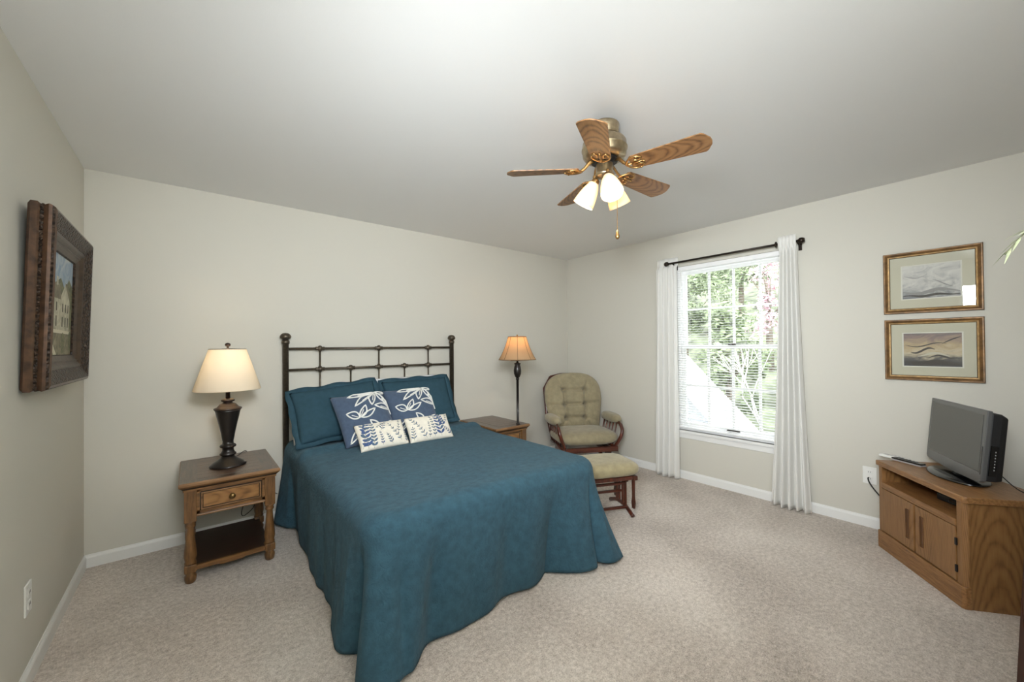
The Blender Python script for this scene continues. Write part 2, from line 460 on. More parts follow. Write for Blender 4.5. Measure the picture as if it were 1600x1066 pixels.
# ------------------------------------------------------------------ mesh builder
class MB:
    def __init__(self):
        self.v, self.f, self.mi, self.sm = [], [], [], []

    def add(self, verts, faces, mi=0, smooth=False):
        o = len(self.v)
        self.v += [Vector(p) for p in verts]
        for f in faces:
            self.f.append([i + o for i in f])
            self.mi.append(mi)
            self.sm.append(smooth)
        return self

    def box(self, lo, hi, mi=0, mat=None, bev=0.0):
        bm = bmesh.new()
        bmesh.ops.create_cube(bm, size=1)
        c = [(a + b) / 2 for a, b in zip(lo, hi)]
        s = [abs(b - a) for a, b in zip(lo, hi)]
        for v in bm.verts:
            v.co = Vector((v.co.x * s[0] + c[0], v.co.y * s[1] + c[1], v.co.z * s[2] + c[2]))
        if bev:
            bmesh.ops.bevel(bm, geom=bm.edges[:], offset=min(bev, min(s) * 0.45), segments=2, affect='EDGES', profile=0.6)
        if mat is not None:
            bm.transform(mat)
        bm.verts.index_update()
        self.add([v.co.copy() for v in bm.verts], [[v.index for v in f.verts] for f in bm.faces], mi)
        bm.free()
        return self

    def lathe(self, prof, c=(0, 0, 0), segs=28, mi=0, mat=None, cap=True, smooth=True):
        n = len(prof)
        vs, fs = [], []
        for r, z in prof:
            for k in range(segs):
                a = 2 * PI * k / segs
                p = Vector((r * math.cos(a), r * math.sin(a), z))
                if mat is not None:
                    p = mat @ p
                vs.append(p + Vector(c))
        for i in range(n - 1):
            for k in range(segs):
                k2 = (k + 1) % segs
                fs.append([i * segs + k, i * segs + k2, (i + 1) * segs + k2, (i + 1) * segs + k])
        if cap:
            if prof[0][0] > 1e-4:
                fs.append(list(range(segs))[::-1])
            if prof[-1][0] > 1e-4:
                fs.append([(n - 1) * segs + k for k in range(segs)])
        return self.add(vs, fs, mi, smooth)

    def tube(self, pts, r, segs=8, mi=0, closed=False, flat=1.0):
        pts = [Vector(p) for p in pts]
        n = len(pts)
        vs, fs = [], []
        prev = None
        for i, p in enumerate(pts):
            if closed:
                t = pts[(i + 1) % n] - pts[i - 1]
            else:
                t = pts[min(i + 1, n - 1)] - pts[max(i - 1, 0)]
            t.normalize()
            ref = prev if prev is not None else (Vector((0, 0, 1)) if abs(t.z) < 0.9 else Vector((1, 0, 0)))
            a = (ref - t * ref.dot(t))
            if a.length < 1e-6:
                a = t.orthogonal()
            a.normalize()
            prev = a
            b = t.cross(a)
            rr = r[i] if isinstance(r, (list, tuple)) else r
            for k in range(segs):
                th = 2 * PI * k / segs
                vs.append(p + a * (rr * math.cos(th)) + b * (rr * flat * math.sin(th)))
        m = n if closed else n - 1
        for i in range(m):
            j = (i + 1) % n
            for k in range(segs):
                k2 = (k + 1) % segs
                fs.append([i * segs + k, i * segs + k2, j * segs + k2, j * segs + k])
        if not closed:
            fs.append(list(range(segs))[::-1])
            fs.append([(n - 1) * segs + k for k in range(segs)])
        return self.add(vs, fs, mi, True)

    def prism(self, poly, z0, z1, mi=0, mat=None):
        n = len(poly)
        vs = [Vector((x, y, z0)) for x, y in poly] + [Vector((x, y, z1)) for x, y in poly]
        if mat is not None:
            vs = [mat @ p for p in vs]
        fs = [list(range(n))[::-1], list(range(n, 2 * n))]
        fs += [[i, (i + 1) % n, n + (i + 1) % n, n + i] for i in range(n)]
        return self.add(vs, fs, mi)

    def ball(self, c, r, segs=16, mi=0, sz=1.0):
        prof = [(max(1e-5, r * math.sin(PI * k / 10)), -r * sz * math.cos(PI * k / 10)) for k in range(11)]
        return self.lathe(prof, c, segs, mi, cap=False)

    def grid(self, fn, nu, nv, mi=0, wrap=False, smooth=True):
        vs = [fn(i / nu, j / nv) for j in range(nv + 1) for i in range(nu + 1)]
        w = nu + 1
        fs = [[j * w + i, j * w + i + 1, (j + 1) * w + i + 1, (j + 1) * w + i] for j in range(nv) for i in range(nu)]
        return self.add(vs, fs, mi, smooth)

    def frame(self, rings, mi=0, mats=None, smooth=False):
        """Mitred rectangular frame in the XZ plane facing -y: rings = [(half_w, half_h, y)]."""
        vs, fs = [], []
        for hw, hh, y in rings:
            vs += [Vector((-hw, y, -hh)), Vector((hw, y, -hh)), Vector((hw, y, hh)), Vector((-hw, y, hh))]
        o = 0
        for i in range(len(rings) - 1):
            sub = []
            for k in range(4):
                k2 = (k + 1) % 4
                sub.append([i * 4 + k, i * 4 + k2, (i + 1) * 4 + k2, (i + 1) * 4 + k])
            m = mats[i] if mats else mi
            base = len(self.v)
            used = sorted(set(x for f in sub for x in f))
            mp = {x: q for q, x in enumerate(used)}
            self.add([vs[x] for x in used], [[mp[x] for x in f] for f in sub], m, smooth)
        return self

    def build(self, name, mats, parent=None, weld=True, bevel=0.0, subsurf=0, solid=0.0, auto=None):
        me = bpy.data.meshes.new(name)
        me.from_pydata([tuple(p) for p in self.v], [], self.f)
        if not isinstance(mats, (list, tuple)):
            mats = [mats]
        for m in mats:
            me.materials.append(m)
        for p, mi, s in zip(me.polygons, self.mi, self.sm):
            p.material_index = mi
            p.use_smooth = s
        bm = bmesh.new()
        bm.from_mesh(me)
        if weld:
            bmesh.ops.remove_doubles(bm, verts=bm.verts, dist=1e-5)
        bmesh.ops.recalc_face_normals(bm, faces=bm.faces)
        bm.to_mesh(me)
        bm.free()
        o = bpy.data.objects.new(name, me)
        COL.objects.link(o)
        if parent is not None:
            o.parent = parent
        if solid:
            md = o.modifiers.new('thickness', 'SOLIDIFY')
            md.thickness = solid
            md.offset = 0
        if bevel:
            md = o.modifiers.new('bevel', 'BEVEL')
            md.width = bevel
            md.segments = 2
            md.limit_method = 'ANGLE'
        if subsurf:
            md = o.modifiers.new('subsurf', 'SUBSURF')
            md.levels = subsurf
            md.render_levels = subsurf
        return o


def thing(name, label, cat, loc=(0, 0, 0), rot=(0, 0, 0), group=None):
    o = bpy.data.objects.new(name, None)
    COL.objects.link(o)
    o.empty_display_size = 0.1
    o.location = loc
    if isinstance(rot, Matrix):
        o.rotation_euler = rot.to_euler()
    else:
        o.rotation_euler = rot
    return tag(o, label, cat, group)


def tag(o, label, cat, group=None):
    o['label'] = label
    o['category'] = cat
    if group:
        o['group'] = group
    return o


def struct(o):
    o['kind'] = 'structure'
    return o


def copy_tree(o, parent=None):
    c = o.copy()
    COL.objects.link(c)
    if parent is not None:
        c.parent = parent
    for ch in list(o.children):
        copy_tree(ch, c)
    return c


def catmull(pts, n=8, closed=False):
    P = [Vector(p) for p in pts]
    m = len(P)
    out = []
    rng = range(m) if closed else range(m - 1)
    for i in rng:
        if closed:
            p0, p1, p2, p3 = P[i - 1], P[i], P[(i + 1) % m], P[(i + 2) % m]
        else:
            p0, p1, p2, p3 = P[max(i - 1, 0)], P[i], P[i + 1], P[min(i + 2, m - 1)]
        for k in range(n):
            t = k / n
            out.append(0.5 * ((2 * p1) + (p2 - p0) * t + (2 * p0 - 5 * p1 + 4 * p2 - p3) * t * t + (3 * p1 - p0 - 3 * p2 + p3) * t ** 3))
    if not closed:
        out.append(P[-1])
    return out


def rz(a):
    return Matrix.Rotation(math.radians(a), 4, 'Z')


# ------------------------------------------------------------------ the room
W, H, YF = 4.76, 2.70, -4.45
T = 0.14
struct(MB().box((-T, YF - T, -0.1), (W + T, T, 0.0)).build('floor', M['carpet']))
struct(MB().box((-T, YF - T, H), (W + T, T, H + 0.1)).build('ceiling', M['ceiling']))
struct(MB().box((-T, 0, 0), (W + T, T, H)).build('wall_back', M['wall']))
struct(MB().box((-T, YF - T, 0), (W + T, YF, H)).build('wall_front', M['wall']))
# right wall, around the window opening
WY0, WY1, WZ0, WZ1 = -2.78, -1.63, 0.53, 2.33
b = MB()
b.box((W, YF, 0), (W + T, WY0, H)).box((W, WY1, 0), (W + T, 0, H)).box((W, WY0, 0), (W + T, WY1, WZ0)).box((W, WY0, WZ1), (W + T, WY1, H))
struct(b.build('wall_right', M['wall']))
struct(MB().box((-T, YF, 0), (0, 0, H)).build('wall_left', M['wall']))


def base_prof(p0, p1, nrm):
    """Moulded baseboard swept from p0 to p1, thickness along nrm."""
    prof = [(0, 0), (0.013, 0), (0.013, 0.066), (0.010, 0.074), (0.006, 0.079), (0.004, 0.086), (0, 0.086)]
    vs = [Vector((p[0] + nrm[0] * d, p[1] + nrm[1] * d, z)) for p in (p0, p1) for d, z in prof]
    n = len(prof)
    fs = [[i, (i + 1) % n, n + (i + 1) % n, n + i] for i in range(n)] + [list(range(n)), list(range(n, 2 * n))]
    return MB().add(vs, fs)


struct(base_prof((0, 0), (W, 0), (0, -1)).build('baseboard_back', M['trim']))
struct(base_prof((W, 0), (W, YF), (-1, 0)).build('baseboard_right', M['trim']))
struct(base_prof((0, 0), (0, YF), (1, 0)).build('baseboard_left', M['trim']))
struct(base_prof((0, YF), (W, YF), (0, 1)).build('baseboard_front', M['trim']))


# ------------------------------------------------------------------ window_1 in the right wall
def rect_bar(b, x0, x1, y0, y1, z0, z1, w):
    b.box((x0, y0, z0), (x1, y0 + w, z1), bev=0.004).box((x0, y1 - w, z0), (x1, y1, z1), bev=0.004)
    b.box((x0 + 0.001, y0 + w, z0), (x1 - 0.001, y1 - w, z0 + w)).box((x0 + 0.001, y0 + w, z1 - w), (x1 - 0.001, y1 - w, z1))


win = bpy.data.objects.new('window_1', None)
COL.objects.link(win)
win.location = (W, 0, 0)
struct(win)
b = MB()
rect_bar(b, 0.03, 0.13, WY0, WY1, WZ0, WZ1, 0.045)
b.build('window_frame', M['vinyl'], win)
gy0, gy1 = -2.735, -1.675
zm = 1.44
for nm, x0, z0, z1 in (('upper_sash', 0.085, zm - 0.02, WZ1 - 0.045), ('lower_sash', 0.05, WZ0 + 0.045, zm + 0.025)):
    b = MB()
    rect_bar(b, x0, x0 + 0.03, gy0, gy1, z0, z1, 0.042)
    s = b.build(nm, M['vinyl'], win)
    ys = [gy0 + 0.042 + (gy1 - gy0 - 0.084) * k / 4 for k in (1, 2, 3)]
    b = MB()
    for y in ys:
        b.box((x0 + 0.006, y - 0.011, z0 + 0.042), (x0 + 0.024, y + 0.011, z1 - 0.042))
    zc = (z0 + z1) / 2
    b.box((x0 + 0.007, gy0 + 0.042, zc - 0.011), (x0 + 0.023, gy1 - 0.042, zc + 0.011))
    b.build('muntin_grid', M['vinyl'], s)
    MB().box((x0 + 0.0135, gy0 + 0.04, z0 + 0.04), (x0 + 0.0165, gy1 - 0.04, z1 - 0.04)).build('glass_pane', M['winglass'], s)
MB().box((0.035, -2.24, zm + 0.02), (0.06, -2.17, zm + 0.04), bev=0.004).build('sash_lock', M['rod'], win)
MB().box((0.028, -2.27, WZ0 + 0.052), (0.05, -2.15, WZ0 + 0.068), bev=0.004).build('sash_lift', M['rod'], win)
b = MB()
b.box((-0.03, WY0 - 0.03, WZ0 - 0.028), (0.13, WY1 + 0.03, WZ0), bev=0.006)
b.build('sill', M['trim'], win)
MB().box((-0.012, WY0 - 0.01, WZ0 - 0.085), (0.0, WY1 + 0.01, WZ0 - 0.028), bev=0.004).build('apron', M['trim'], win)

# blinds hang inside the window opening
bl = thing('window_blind', 'white horizontal mini blind hanging open inside the window', 'blind', (W + 0.016, (WY0 + WY1) / 2, WZ1 - 0.002))
hw = (WY1 - WY0) / 2 - 0.008
MB().box((-0.014, -hw, -0.045), (0.014, hw, 0), bev=0.003).build('headrail', M['vinyl'], bl)
slats = MB()
z = -0.065
tilt = math.radians(14)
zb = -(WZ1 - WZ0) + 0.03
nsl = 0
while z > zb + 0.015:
    c, s = math.cos(tilt) * 0.0125, math.sin(tilt) * 0.0125
    slats.add([(-c, -hw, z - s), (0, -hw, z + 0.0016), (c, -hw, z + s), (-c, hw, z - s), (0, hw, z + 0.0016), (c, hw, z + s)],
              [[0, 1, 4, 3], [1, 2, 5, 4]], 0, True)
    z -= 0.0262
    nsl += 1
so = slats.build('slats', M['slat'], bl)
MB().box((-0.012, -hw, zb - 0.005), (0.012, hw, zb + 0.008), bev=0.003).build('bottom_rail', M['vinyl'], bl)
b = MB()
for y in (-0.42, 0.0, 0.42):
    b.tube([(-0.0135, y, -0.04), (-0.0135, y, zb)], 0.0009, 5)
    b.tube([(0.0135, y, -0.04), (0.0135, y, zb)], 0.0009, 5)
b.build('ladder_cord', M['vinyl'], bl)
MB().tube([(-0.018, hw - 0.06, -0.03), (-0.02, hw - 0.06, -0.95)], 0.0035, 6).build('tilt_wand', M['vinyl'], bl)

# curtain rod
XR = W - 0.09
rod = thing('curtain_rod', 'dark bronze curtain rod with end knobs above the window', 'curtain rod', (XR, 0, 2.365))
MB().tube([(0, -1.60, 0), (0, -2.82, 0)], 0.0105, 12).build('pole', M['rod'], rod)
ry90 = Matrix.Rotation(PI / 2, 4, 'X')
for y, s in ((-1.60, 1), (-2.82, -1)):
    b = MB()
    b.lathe([(0.001, -0.028), (0.018, -0.026), (0.025, -0.01), (0.025, 0.008), (0.016, 0.016), (0.012, 0.024)], (0, y + s * 0.012, 0), 16, mat=Matrix.Rotation(PI / 2 * s, 4, 'X'))
    b.build('end_knob', M['rod'], rod)
for y in (-1.655, -2.805):
    b = MB()
    b.tube([(0, y, -0.006), (0.045, y, -0.02), (0.085, y, -0.03)], 0.007, 8)
    b.box((0.082, y - 0.014, -0.07), (0.0895, y + 0.014, 0.03), bev=0.003)
    b.build('bracket', M['rod'], rod)
b = MB()
b.lathe([(0.02, -0.006), (0.026, -0.004), (0.026, 0.004), (0.02, 0.006)], (0, -2.645, 0), 16, mat=ry90)
b.build('ring', M['rod'], rod)


def curtain(name, label, top, bot, ztop, zbot, nf, ph, amp, head):
    """Pleated panel: top/bot = (y at one side, y at the other)."""
    def fn(u, v):
        e = v ** 1.4
        y = (top[0] + (top[1] - top[0]) * u) * (1 - e) + (bot[0] + (bot[1] - bot[0]) * u) * e
        a = amp * (0.45 + 0.55 * min(1, v * 2.2)) * (1 - 0.1 * math.sin(7 * u + 2 * v))
        s = math.sin(2 * PI * nf * (u + 0.012 * math.sin(5 * v + 3 * u)) + ph)
        s = math.copysign(abs(s) ** 0.75, s)
        x = a * s - 0.004 * v
        if v < 0.045:
            x = x * 0.12 + head
        zz = ztop + (zbot - ztop) * v + 0.006 * math.sin(9 * u + 1) * v
        return Vector((XR + x - 0.004, y, zz))
    o = MB().grid(fn, nf * 18, 60).build(name, M['curtain'], solid=0.003)
    # stitched hem at the bottom
    return tag(o, label, 'curtain', 'white curtain panels')


curtain('curtain', 'narrow white curtain panel at the left side of the window', (-1.455, -1.70), (-1.42, -1.70), 2.43, 0.012, 4, 0.6, 0.034, 0.034)
curtain('curtain', 'white curtain panel flaring wider toward the floor right of the window', (-2.665, -2.80), (-2.575, -2.875), 2.425, 0.012, 5, 1.2, 0.036, -0.016)

# ------------------------------------------------------------------ bed
bed = thing('bed', 'bed with dark iron spindle headboard against the back wall', 'bed', (2.0, 0, 0))
HX = 0.8125
for s in (-1, 1):
    b = MB()
    b.lathe([(0.024, 0.0), (0.024, 1.505), (0.031, 1.507), (0.031, 1.53), (0.024, 1.535)], (s * HX, -0.06, 0), 20)
    po = b.build('headboard_post', M['iron'], bed)
    b = MB()
    b.lathe([(0.022, 1.533), (0.026, 1.545), (0.041, 1.555), (0.044, 1.567), (0.036, 1.585), (0.02, 1.597), (0.001, 1.60)], (s * HX, -0.06, 0), 20)
    b.build('finial', M['iron'], po)
for zr in (1.463, 1.280, 0.66):
    MB().tube([(-HX, -0.06, zr), (HX, -0.06, zr)], 0.0105, 10).build('headboard_rail', M['iron'], bed)
for k, x in enumerate((1.459, 1.725, 1.993, 2.258, 2.525)):
    x -= 2.0
    zt = 1.463 if k % 2 == 0 else 1.280
    b = MB()
    b.tube([(x, -0.06, zt), (x, -0.06, 0.66)], 0.0075, 8)
    for zc in ((1.463, 1.280) if k % 2 == 0 else (1.280,)):
        b.lathe([(0.011, -0.04), (0.018, -0.032), (0.013, -0.022), (0.024, -0.012), (0.026, 0), (0.024, 0.012), (0.013, 0.022), (0.018, 0.032), (0.011, 0.04)],
                (x, -0.06, zc), 12, mat=Matrix.Rotation(PI / 2, 4, 'Y'))
        b.lathe([(0.011, -0.026), (0.015, -0.018), (0.015, 0.018), (0.011, 0.026)], (x, -0.06, zc), 12)
    b.build('spindle', M['iron'], bed)
MB().box((-0.76, -2.06, 0.37), (0.76, -0.10, 0.635), bev=0.05).build('mattress', M['mattress'], bed)
MB().box((-0.75, -2.05, 0.17), (0.75, -0.11, 0.37), bev=0.02).build('box_spring', M['mattress'], bed)
for s in (-1, 1):
    MB().box((s * 0.755 - 0.015, -2.04, 0.14), (s * 0.755 + 0.015, -0.08, 0.20)).build('side_rail', M['iron'], bed)
    MB().tube([(s * 0.72, -1.95, 0), (s * 0.72, -1.95, 0.17)], 0.02, 10).build('leg', M['iron'], bed)

# bedspread draped over the bed
X0, X1, YE = 1.175, 2.825, -2.11
ZT = 0.665
L1 = -0.06 - YE
L2 = X1 - X0
CTRL = [(0, (1.10, -0.07)), (.12, (1.099, -.168)), (.21, (1.150, -.265)), (.29, (1.212, -.345)), (.42, (1.203, -.483)), (.81, (1.18, -.872)), (1.12, (1.163, -1.181)),
        (1.29, (1.166, -1.352)), (1.47, (1.159, -1.532)), (1.62, (1.119, -1.724)), (1.70, (1.098, -1.845)), (1.77, (1.105, -1.896)), (1.84, (1.15, -1.943)),
        (1.90, (1.19, -1.978)), (1.95, (1.172, -2.023)), (2.01, (1.119, -2.114)), (2.07, (1.141, -2.187)), (2.14, (1.211, -2.262)), (2.23, (1.306, -2.245)),
        (2.30, (1.351, -2.208)), (2.37, (1.421, -2.150)), (2.46, (1.539, -2.125)), (2.56, (1.65, -2.128)), (2.65, (1.75, -2.129)), (2.75, (1.846, -2.114)),
        (2.81, (1.90, -2.102)), (2.93, (2.025, -2.095)), (3.07, (2.166, -2.105)), (3.19, (2.30, -2.06)), (3.24, (2.331, -2.06)), (3.36, (2.457, -2.165)),
        (3.49, (2.584, -2.238)), (3.54, (2.635, -2.215)), (3.575, (2.652, -2.20)), (3.63, (2.69, -2.25)), (3.69, (2.76, -2.272)), (3.76, (2.85, -2.268)),
        (3.84, (2.862, -2.2)), (4.1, (2.875, -1.95)), (4.5, (2.88, -1.55)), (5.0, (2.875, -1.05)), (L1 * 2 + L2, (2.87, -.07))]


def lerp_ctrl(s):
    for i in range(len(CTRL) - 1):
        a, c = CTRL[i], CTRL[i + 1]
        if s <= c[0] or i == len(CTRL) - 2:
            t = min(1, max(0, (s - a[0]) / (c[0] - a[0])))
            p0 = Vector(CTRL[max(i - 1, 0)][1]); p1 = Vector(a[1]); p2 = Vector(c[1]); p3 = Vector(CTRL[min(i + 2, len(CTRL) - 1)][1])
            return 0.5 * ((2 * p1) + (p2 - p0) * t + (2 * p0 - 5 * p1 + 4 * p2 - p3) * t * t + (3 * p1 - p0 - 3 * p2 + p3) * t ** 3)


def rim(s, inset):
    """Point on the rounded rectangle of the bed top, s along the perimeter."""
    R = 0.16
    if s < L1:
        p = Vector((X0, -0.06 - s)); n = Vector((-1, 0))
    elif s < L1 + L2:
        p = Vector((X0 + (s - L1), YE)); n = Vector((0, -1))
    else:
        p = Vector((X1, YE + (s - L1 - L2))); n = Vector((1, 0))
    cx = X0 + R if p.x < X0 + R else (X1 - R if p.x > X1 - R else p.x)
    cy = max(p.y, YE + R)
    c = Vector((cx, cy))
    if p.y < YE + R and (p.x < X0 + R or p.x > X1 - R):
        d = p - c
        # move from the square corner onto the arc
        n = d.normalized()
        p = c + n * R
    return p - n * inset, n


def topz(x, y):
    zz = ZT + 0.012 * math.sin(min(1, max(0, (x - X0) / (X1 - X0))) * PI)
    # the spread is pulled up over the foot of the pillows
    if y > -0.95:
        t = min(1, (y + 0.95) / 0.3)
        t = t * t * (3 - 2 * t)
        zz += 0.012 * t
        zz += 0.034 * math.exp(-((y + 0.60 + 0.03 * math.sin(x * 6)) / 0.06) ** 2)
    return zz + 0.0025 * math.sin(x * 13 + y * 5) * math.sin(y * 11)


FOLDS = [(0.27, 0.03, -0.030), (0.55, 0.09, 0.012), (1.05, 0.10, 0.010), (1.66, 0.04, -0.012), (1.80, 0.035, 0.016), (1.925, 0.030, -0.045), (2.06, 0.06, 0.030), (2.20, 0.03, -0.022), (2.40, 0.045, -0.036),
         (2.66, 0.10, 0.012), (2.86, 0.05, -0.014), (3.02, 0.07, 0.012), (3.22, 0.05, -0.018), (3.40, 0.06, 0.014), (3.565, 0.020, -0.045), (3.66, 0.03, 0.012), (3.74, 0.02, -0.020), (4.0, 0.06, 0.015)]
NS, NDROP, NTOP = 640, 28, 26
STOT = 2 * L1 + L2
vs, fs = [], []
for i in range(NS + 1):
    s = STOT * i / NS
    pin, n = rim(s, 0.085)
    pout, _ = rim(s, 0.0)
    spine = Vector((2.0, min(-0.06, max(pin.y, -1.35))))
    hem = lerp_ctrl(s)
    for k in range(NTOP):
        t = k / NTOP
        q = spine.lerp(pin, t)
        vs.append(Vector((q.x, q.y, topz(q.x, q.y))))
    zr = topz(pin.x, pin.y)
    for k in range(7):
        a = PI / 2 * k / 6
        q = pin.lerp(pout, math.sin(a))
        vs.append(Vector((q.x, q.y, zr - 0.085 * (1 - math.cos(a)))))
    z0 = zr - 0.085
    for k in range(1, NDROP + 1):
        t = k / NDROP
        q = pout.lerp(hem, t ** 1.25)
        fold = 0.007 * math.sin(s * 23 + 1.7 * math.sin(s * 5)) * math.sin(PI * min(1, t * 0.75)) * (0.4 + 0.6 * t)
        fold += sum(am * math.exp(-((s - sc) / wd) ** 2) for sc, wd, am in FOLDS) * math.sin(PI * min(1, 0.08 + t * 0.78)) * min(1, t * 2.5)
        q = q + n * fold
        zh = 0.012 + 0.016 * (0.5 + 0.5 * math.sin(s * 9.0 + 0.6))
        zz = z0 + (zh - z0) * t
        vs.append(Vector((q.x, q.y, zz)))
NC = NTOP + 7 + NDROP
for i in range(NS):
    for k in range(NC - 1):
        a = i * NC + k
        fs.append([a, a + 1, a + NC + 1, a + NC])
spread = MB().add(vs, fs, 0, True).build('bedspread', M['teal'], solid=0.006)
tag(spread, 'teal bedspread draped over the bed down to the carpet', 'bedspread')


# ------------------------------------------------------------------ pillows
def pill_fn(w, h, th, pinch, side, sq=0.55):
    def fn(u, v):
        U, V = 2 * u - 1, 2 * v - 1
        x = w / 2 * U * (1 - pinch * (1 - V * V))
        z = h / 2 * V * (1 - pinch * (1 - U * U))
        d = max(0.0, (1 - abs(U) ** 2.6) * (1 - abs(V) ** 2.6)) ** sq
        wr = 1 + 0.03 * math.sin(7 * U + 3 * V) * math.sin(5 * V - 2 * U)
        return Vector((x, side * th / 2 * d * wr, z))
    return fn


def pill_mat(c, lean, yw, rl):
    return (Matrix.Translation(c) @ rz(yw) @ Matrix.Rotation(math.radians(-lean), 4, 'X') @ Matrix.Rotation(math.radians(-rl), 4, 'Y'))


def place(o, m):
    o.matrix_world = m
    return o


def cushion(b, w, h, th, pinch, n=30, mi=0):
    b.grid(pill_fn(w, h, th, pinch, -1), n, n, mi)
    b.grid(pill_fn(w, h, th, pinch, 1), n, n, mi)
    return b


def sham(label, m, w, h):
    b = MB()
    cushion(b, w - 0.06, h - 0.06, 0.15, 0.03)
    o = b.build('pillow_sham', M['sham'])
    # flat stitched flange around the sham
    b = MB()
    n = 40
    fl = []
    for k in range(4 * n):
        e, t = divmod(k, n)
        t = t / n * 2 - 1
        U, V = [(t, -1), (1, t), (-t, 1), (-1, -t)][e]
        fl.append((U, V))
    vs, fs = [], []
    for (U, V) in fl:
        x, z = (w - 0.06) / 2 * U * (1 - 0.03 * (1 - V * V)), (h - 0.06) / 2 * V * (1 - 0.03 * (1 - U * U))
        vs.append((x * 0.93, 0.0, z * 0.91))
        wv = 0.012 * math.sin(9 * U + 4 * V)
        vs.append((w / 2 * U * (1 + 0.01 * math.sin(11 * V)), wv, h / 2 * V * (1 + 0.012 * math.sin(8 * U + 1))))
    N4 = 4 * n
    for k in range(N4):
        k2 = (k + 1) % N4
        fs.append([2 * k, 2 * k2, 2 * k2 + 1, 2 * k + 1])
    f = MB().add(vs, fs, 0, True).build('flange', M['sham'], o, solid=0.006)
    place(o, m)
    return tag(o, label, 'pillow', 'teal pillow shams')


def white_pillow(label, m):
    b = MB()
    cushion(b, 0.68, 0.46, 0.11, 0.03)
    o = b.build('pillow', M['whitecloth'])
    place(o, m)
    return tag(o, label, 'pillow', 'white pillows behind the shams')


white_pillow('white pillow peeking out behind the left teal sham', pill_mat((1.535, -0.17, 0.895), 20, 0, 4))
white_pillow('white pillow peeking out behind the right teal sham', pill_mat((2.245, -0.165, 0.952), 17, 0, 1))
sham('teal pillow sham at the left of the headboard', pill_mat((1.545, -0.345, 0.935), 33, -5, 6.5), 0.75, 0.52)
sham('teal pillow sham at the right of the headboard', pill_mat((2.315, -0.285, 0.935), 27, -3, 1.5), 0.74, 0.52)

# square denim cushions with white leaf embroidery
SQ = 0.46
fr_sq = pill_fn(SQ, SQ, 0.15, 0.045, -1)


def sq_uv(px):
    dx, dy = px[0] - 95, px[1] - 250
    det = 635 * 635 + 35 * 185
    a = (dx * 635 - dy * 185) / det
    c = (635 * dy + 35 * dx) / det
    return min(0.985, max(0.015, a)), min(0.985, max(0.015, 1 - c))


def on(fn, uv, off):
    p = fn(uv[0], uv[1])
    e = 1e-3
    du = fn(min(1, uv[0] + e), uv[1]) - fn(max(0, uv[0] - e), uv[1])
    dv = fn(uv[0], min(1, uv[1] + e)) - fn(uv[0], max(0, uv[1] - e))
    n = du.cross(dv)
    n.normalize()
    if n.y > 0:
        n = -n
    return p + n * off


def leaf_loop(base, tip, wid, n=12):
    b_, t_ = Vector(base), Vector(tip)
    d = t_ - b_
    pr = Vector((-d.y, d.x)).normalized()
    out = []
    for k in range(2 * n):
        t = k / n if k <= n else 2 - k / n
        s = 1 if k <= n else -1
        wv = wid / 2 * math.sin(PI * t ** 0.85) ** 0.9 if 0 < t < 1 else 0
        bend = 0.06 * d.length * math.sin(PI * t)
        out.append(b_ + d * t + pr * (s * wv + bend))
    return out


b = MB()
cushion(b, SQ, SQ, 0.15, 0.045, 34)
LEAVES = [((600, 245), (272, 300), 75), ((590, 255), (345, 437), 62), ((592, 262), (553, 440), 72), ((590, 240), (400, 250), 40), ((610, 240), (748, 262), 34),
          ((620, 250), (790, 430), 40), ((800, 497), (588, 448), 66), ((795, 462), (700, 352), 48), ((395, 590), (250, 518), 74), ((405, 585), (470, 437), 66),
          ((420, 590), (588, 490), 60), ((440, 715), (322, 856), 62), ((640, 770), (520, 640), 60), ((650, 790), (800, 660), 60), ((640, 800), (560, 900), 55)]
for base, tip, wd in LEAVES:
    pts = [on(fr_sq, sq_uv(q), 0.0025) for q in leaf_loop(base, tip, wd * 1.12)]
    b.tube(pts, 0.0060, 6, 1, closed=True)
    mid = [on(fr_sq, sq_uv(Vector(base).lerp(Vector(tip), t)), 0.0025) for t in (0.1, 0.3, 0.5, 0.62)]
    if wd > 60:
        b.tube(mid, 0.0036, 6, 1)
stem = [on(fr_sq, sq_uv(q), 0.0025) for q in catmull([(600, 240, 0), (715, 330, 0), (790, 440, 0), (840, 560, 0)], 6)]
b.tube(stem, 0.005, 6, 1)
sq = b.build('throw_pillow', [M['denim'], M['embroidery']])
place(sq, pill_mat((1.683, -0.575, 0.885), 36, 6.5, 2.6))
tag(sq, 'square denim blue throw pillow with white leaf outlines, nearer the nightstand lamp', 'pillow', 'square leaf embroidered pillows')
sq2 = sq.copy()
COL.objects.link(sq2)
place(sq2, pill_mat((2.135, -0.50, 0.885), 35, -1, 1))
tag(sq2, 'square denim blue throw pillow with white leaf outlines, right of its twin', 'pillow', 'square leaf embroidered pillows')


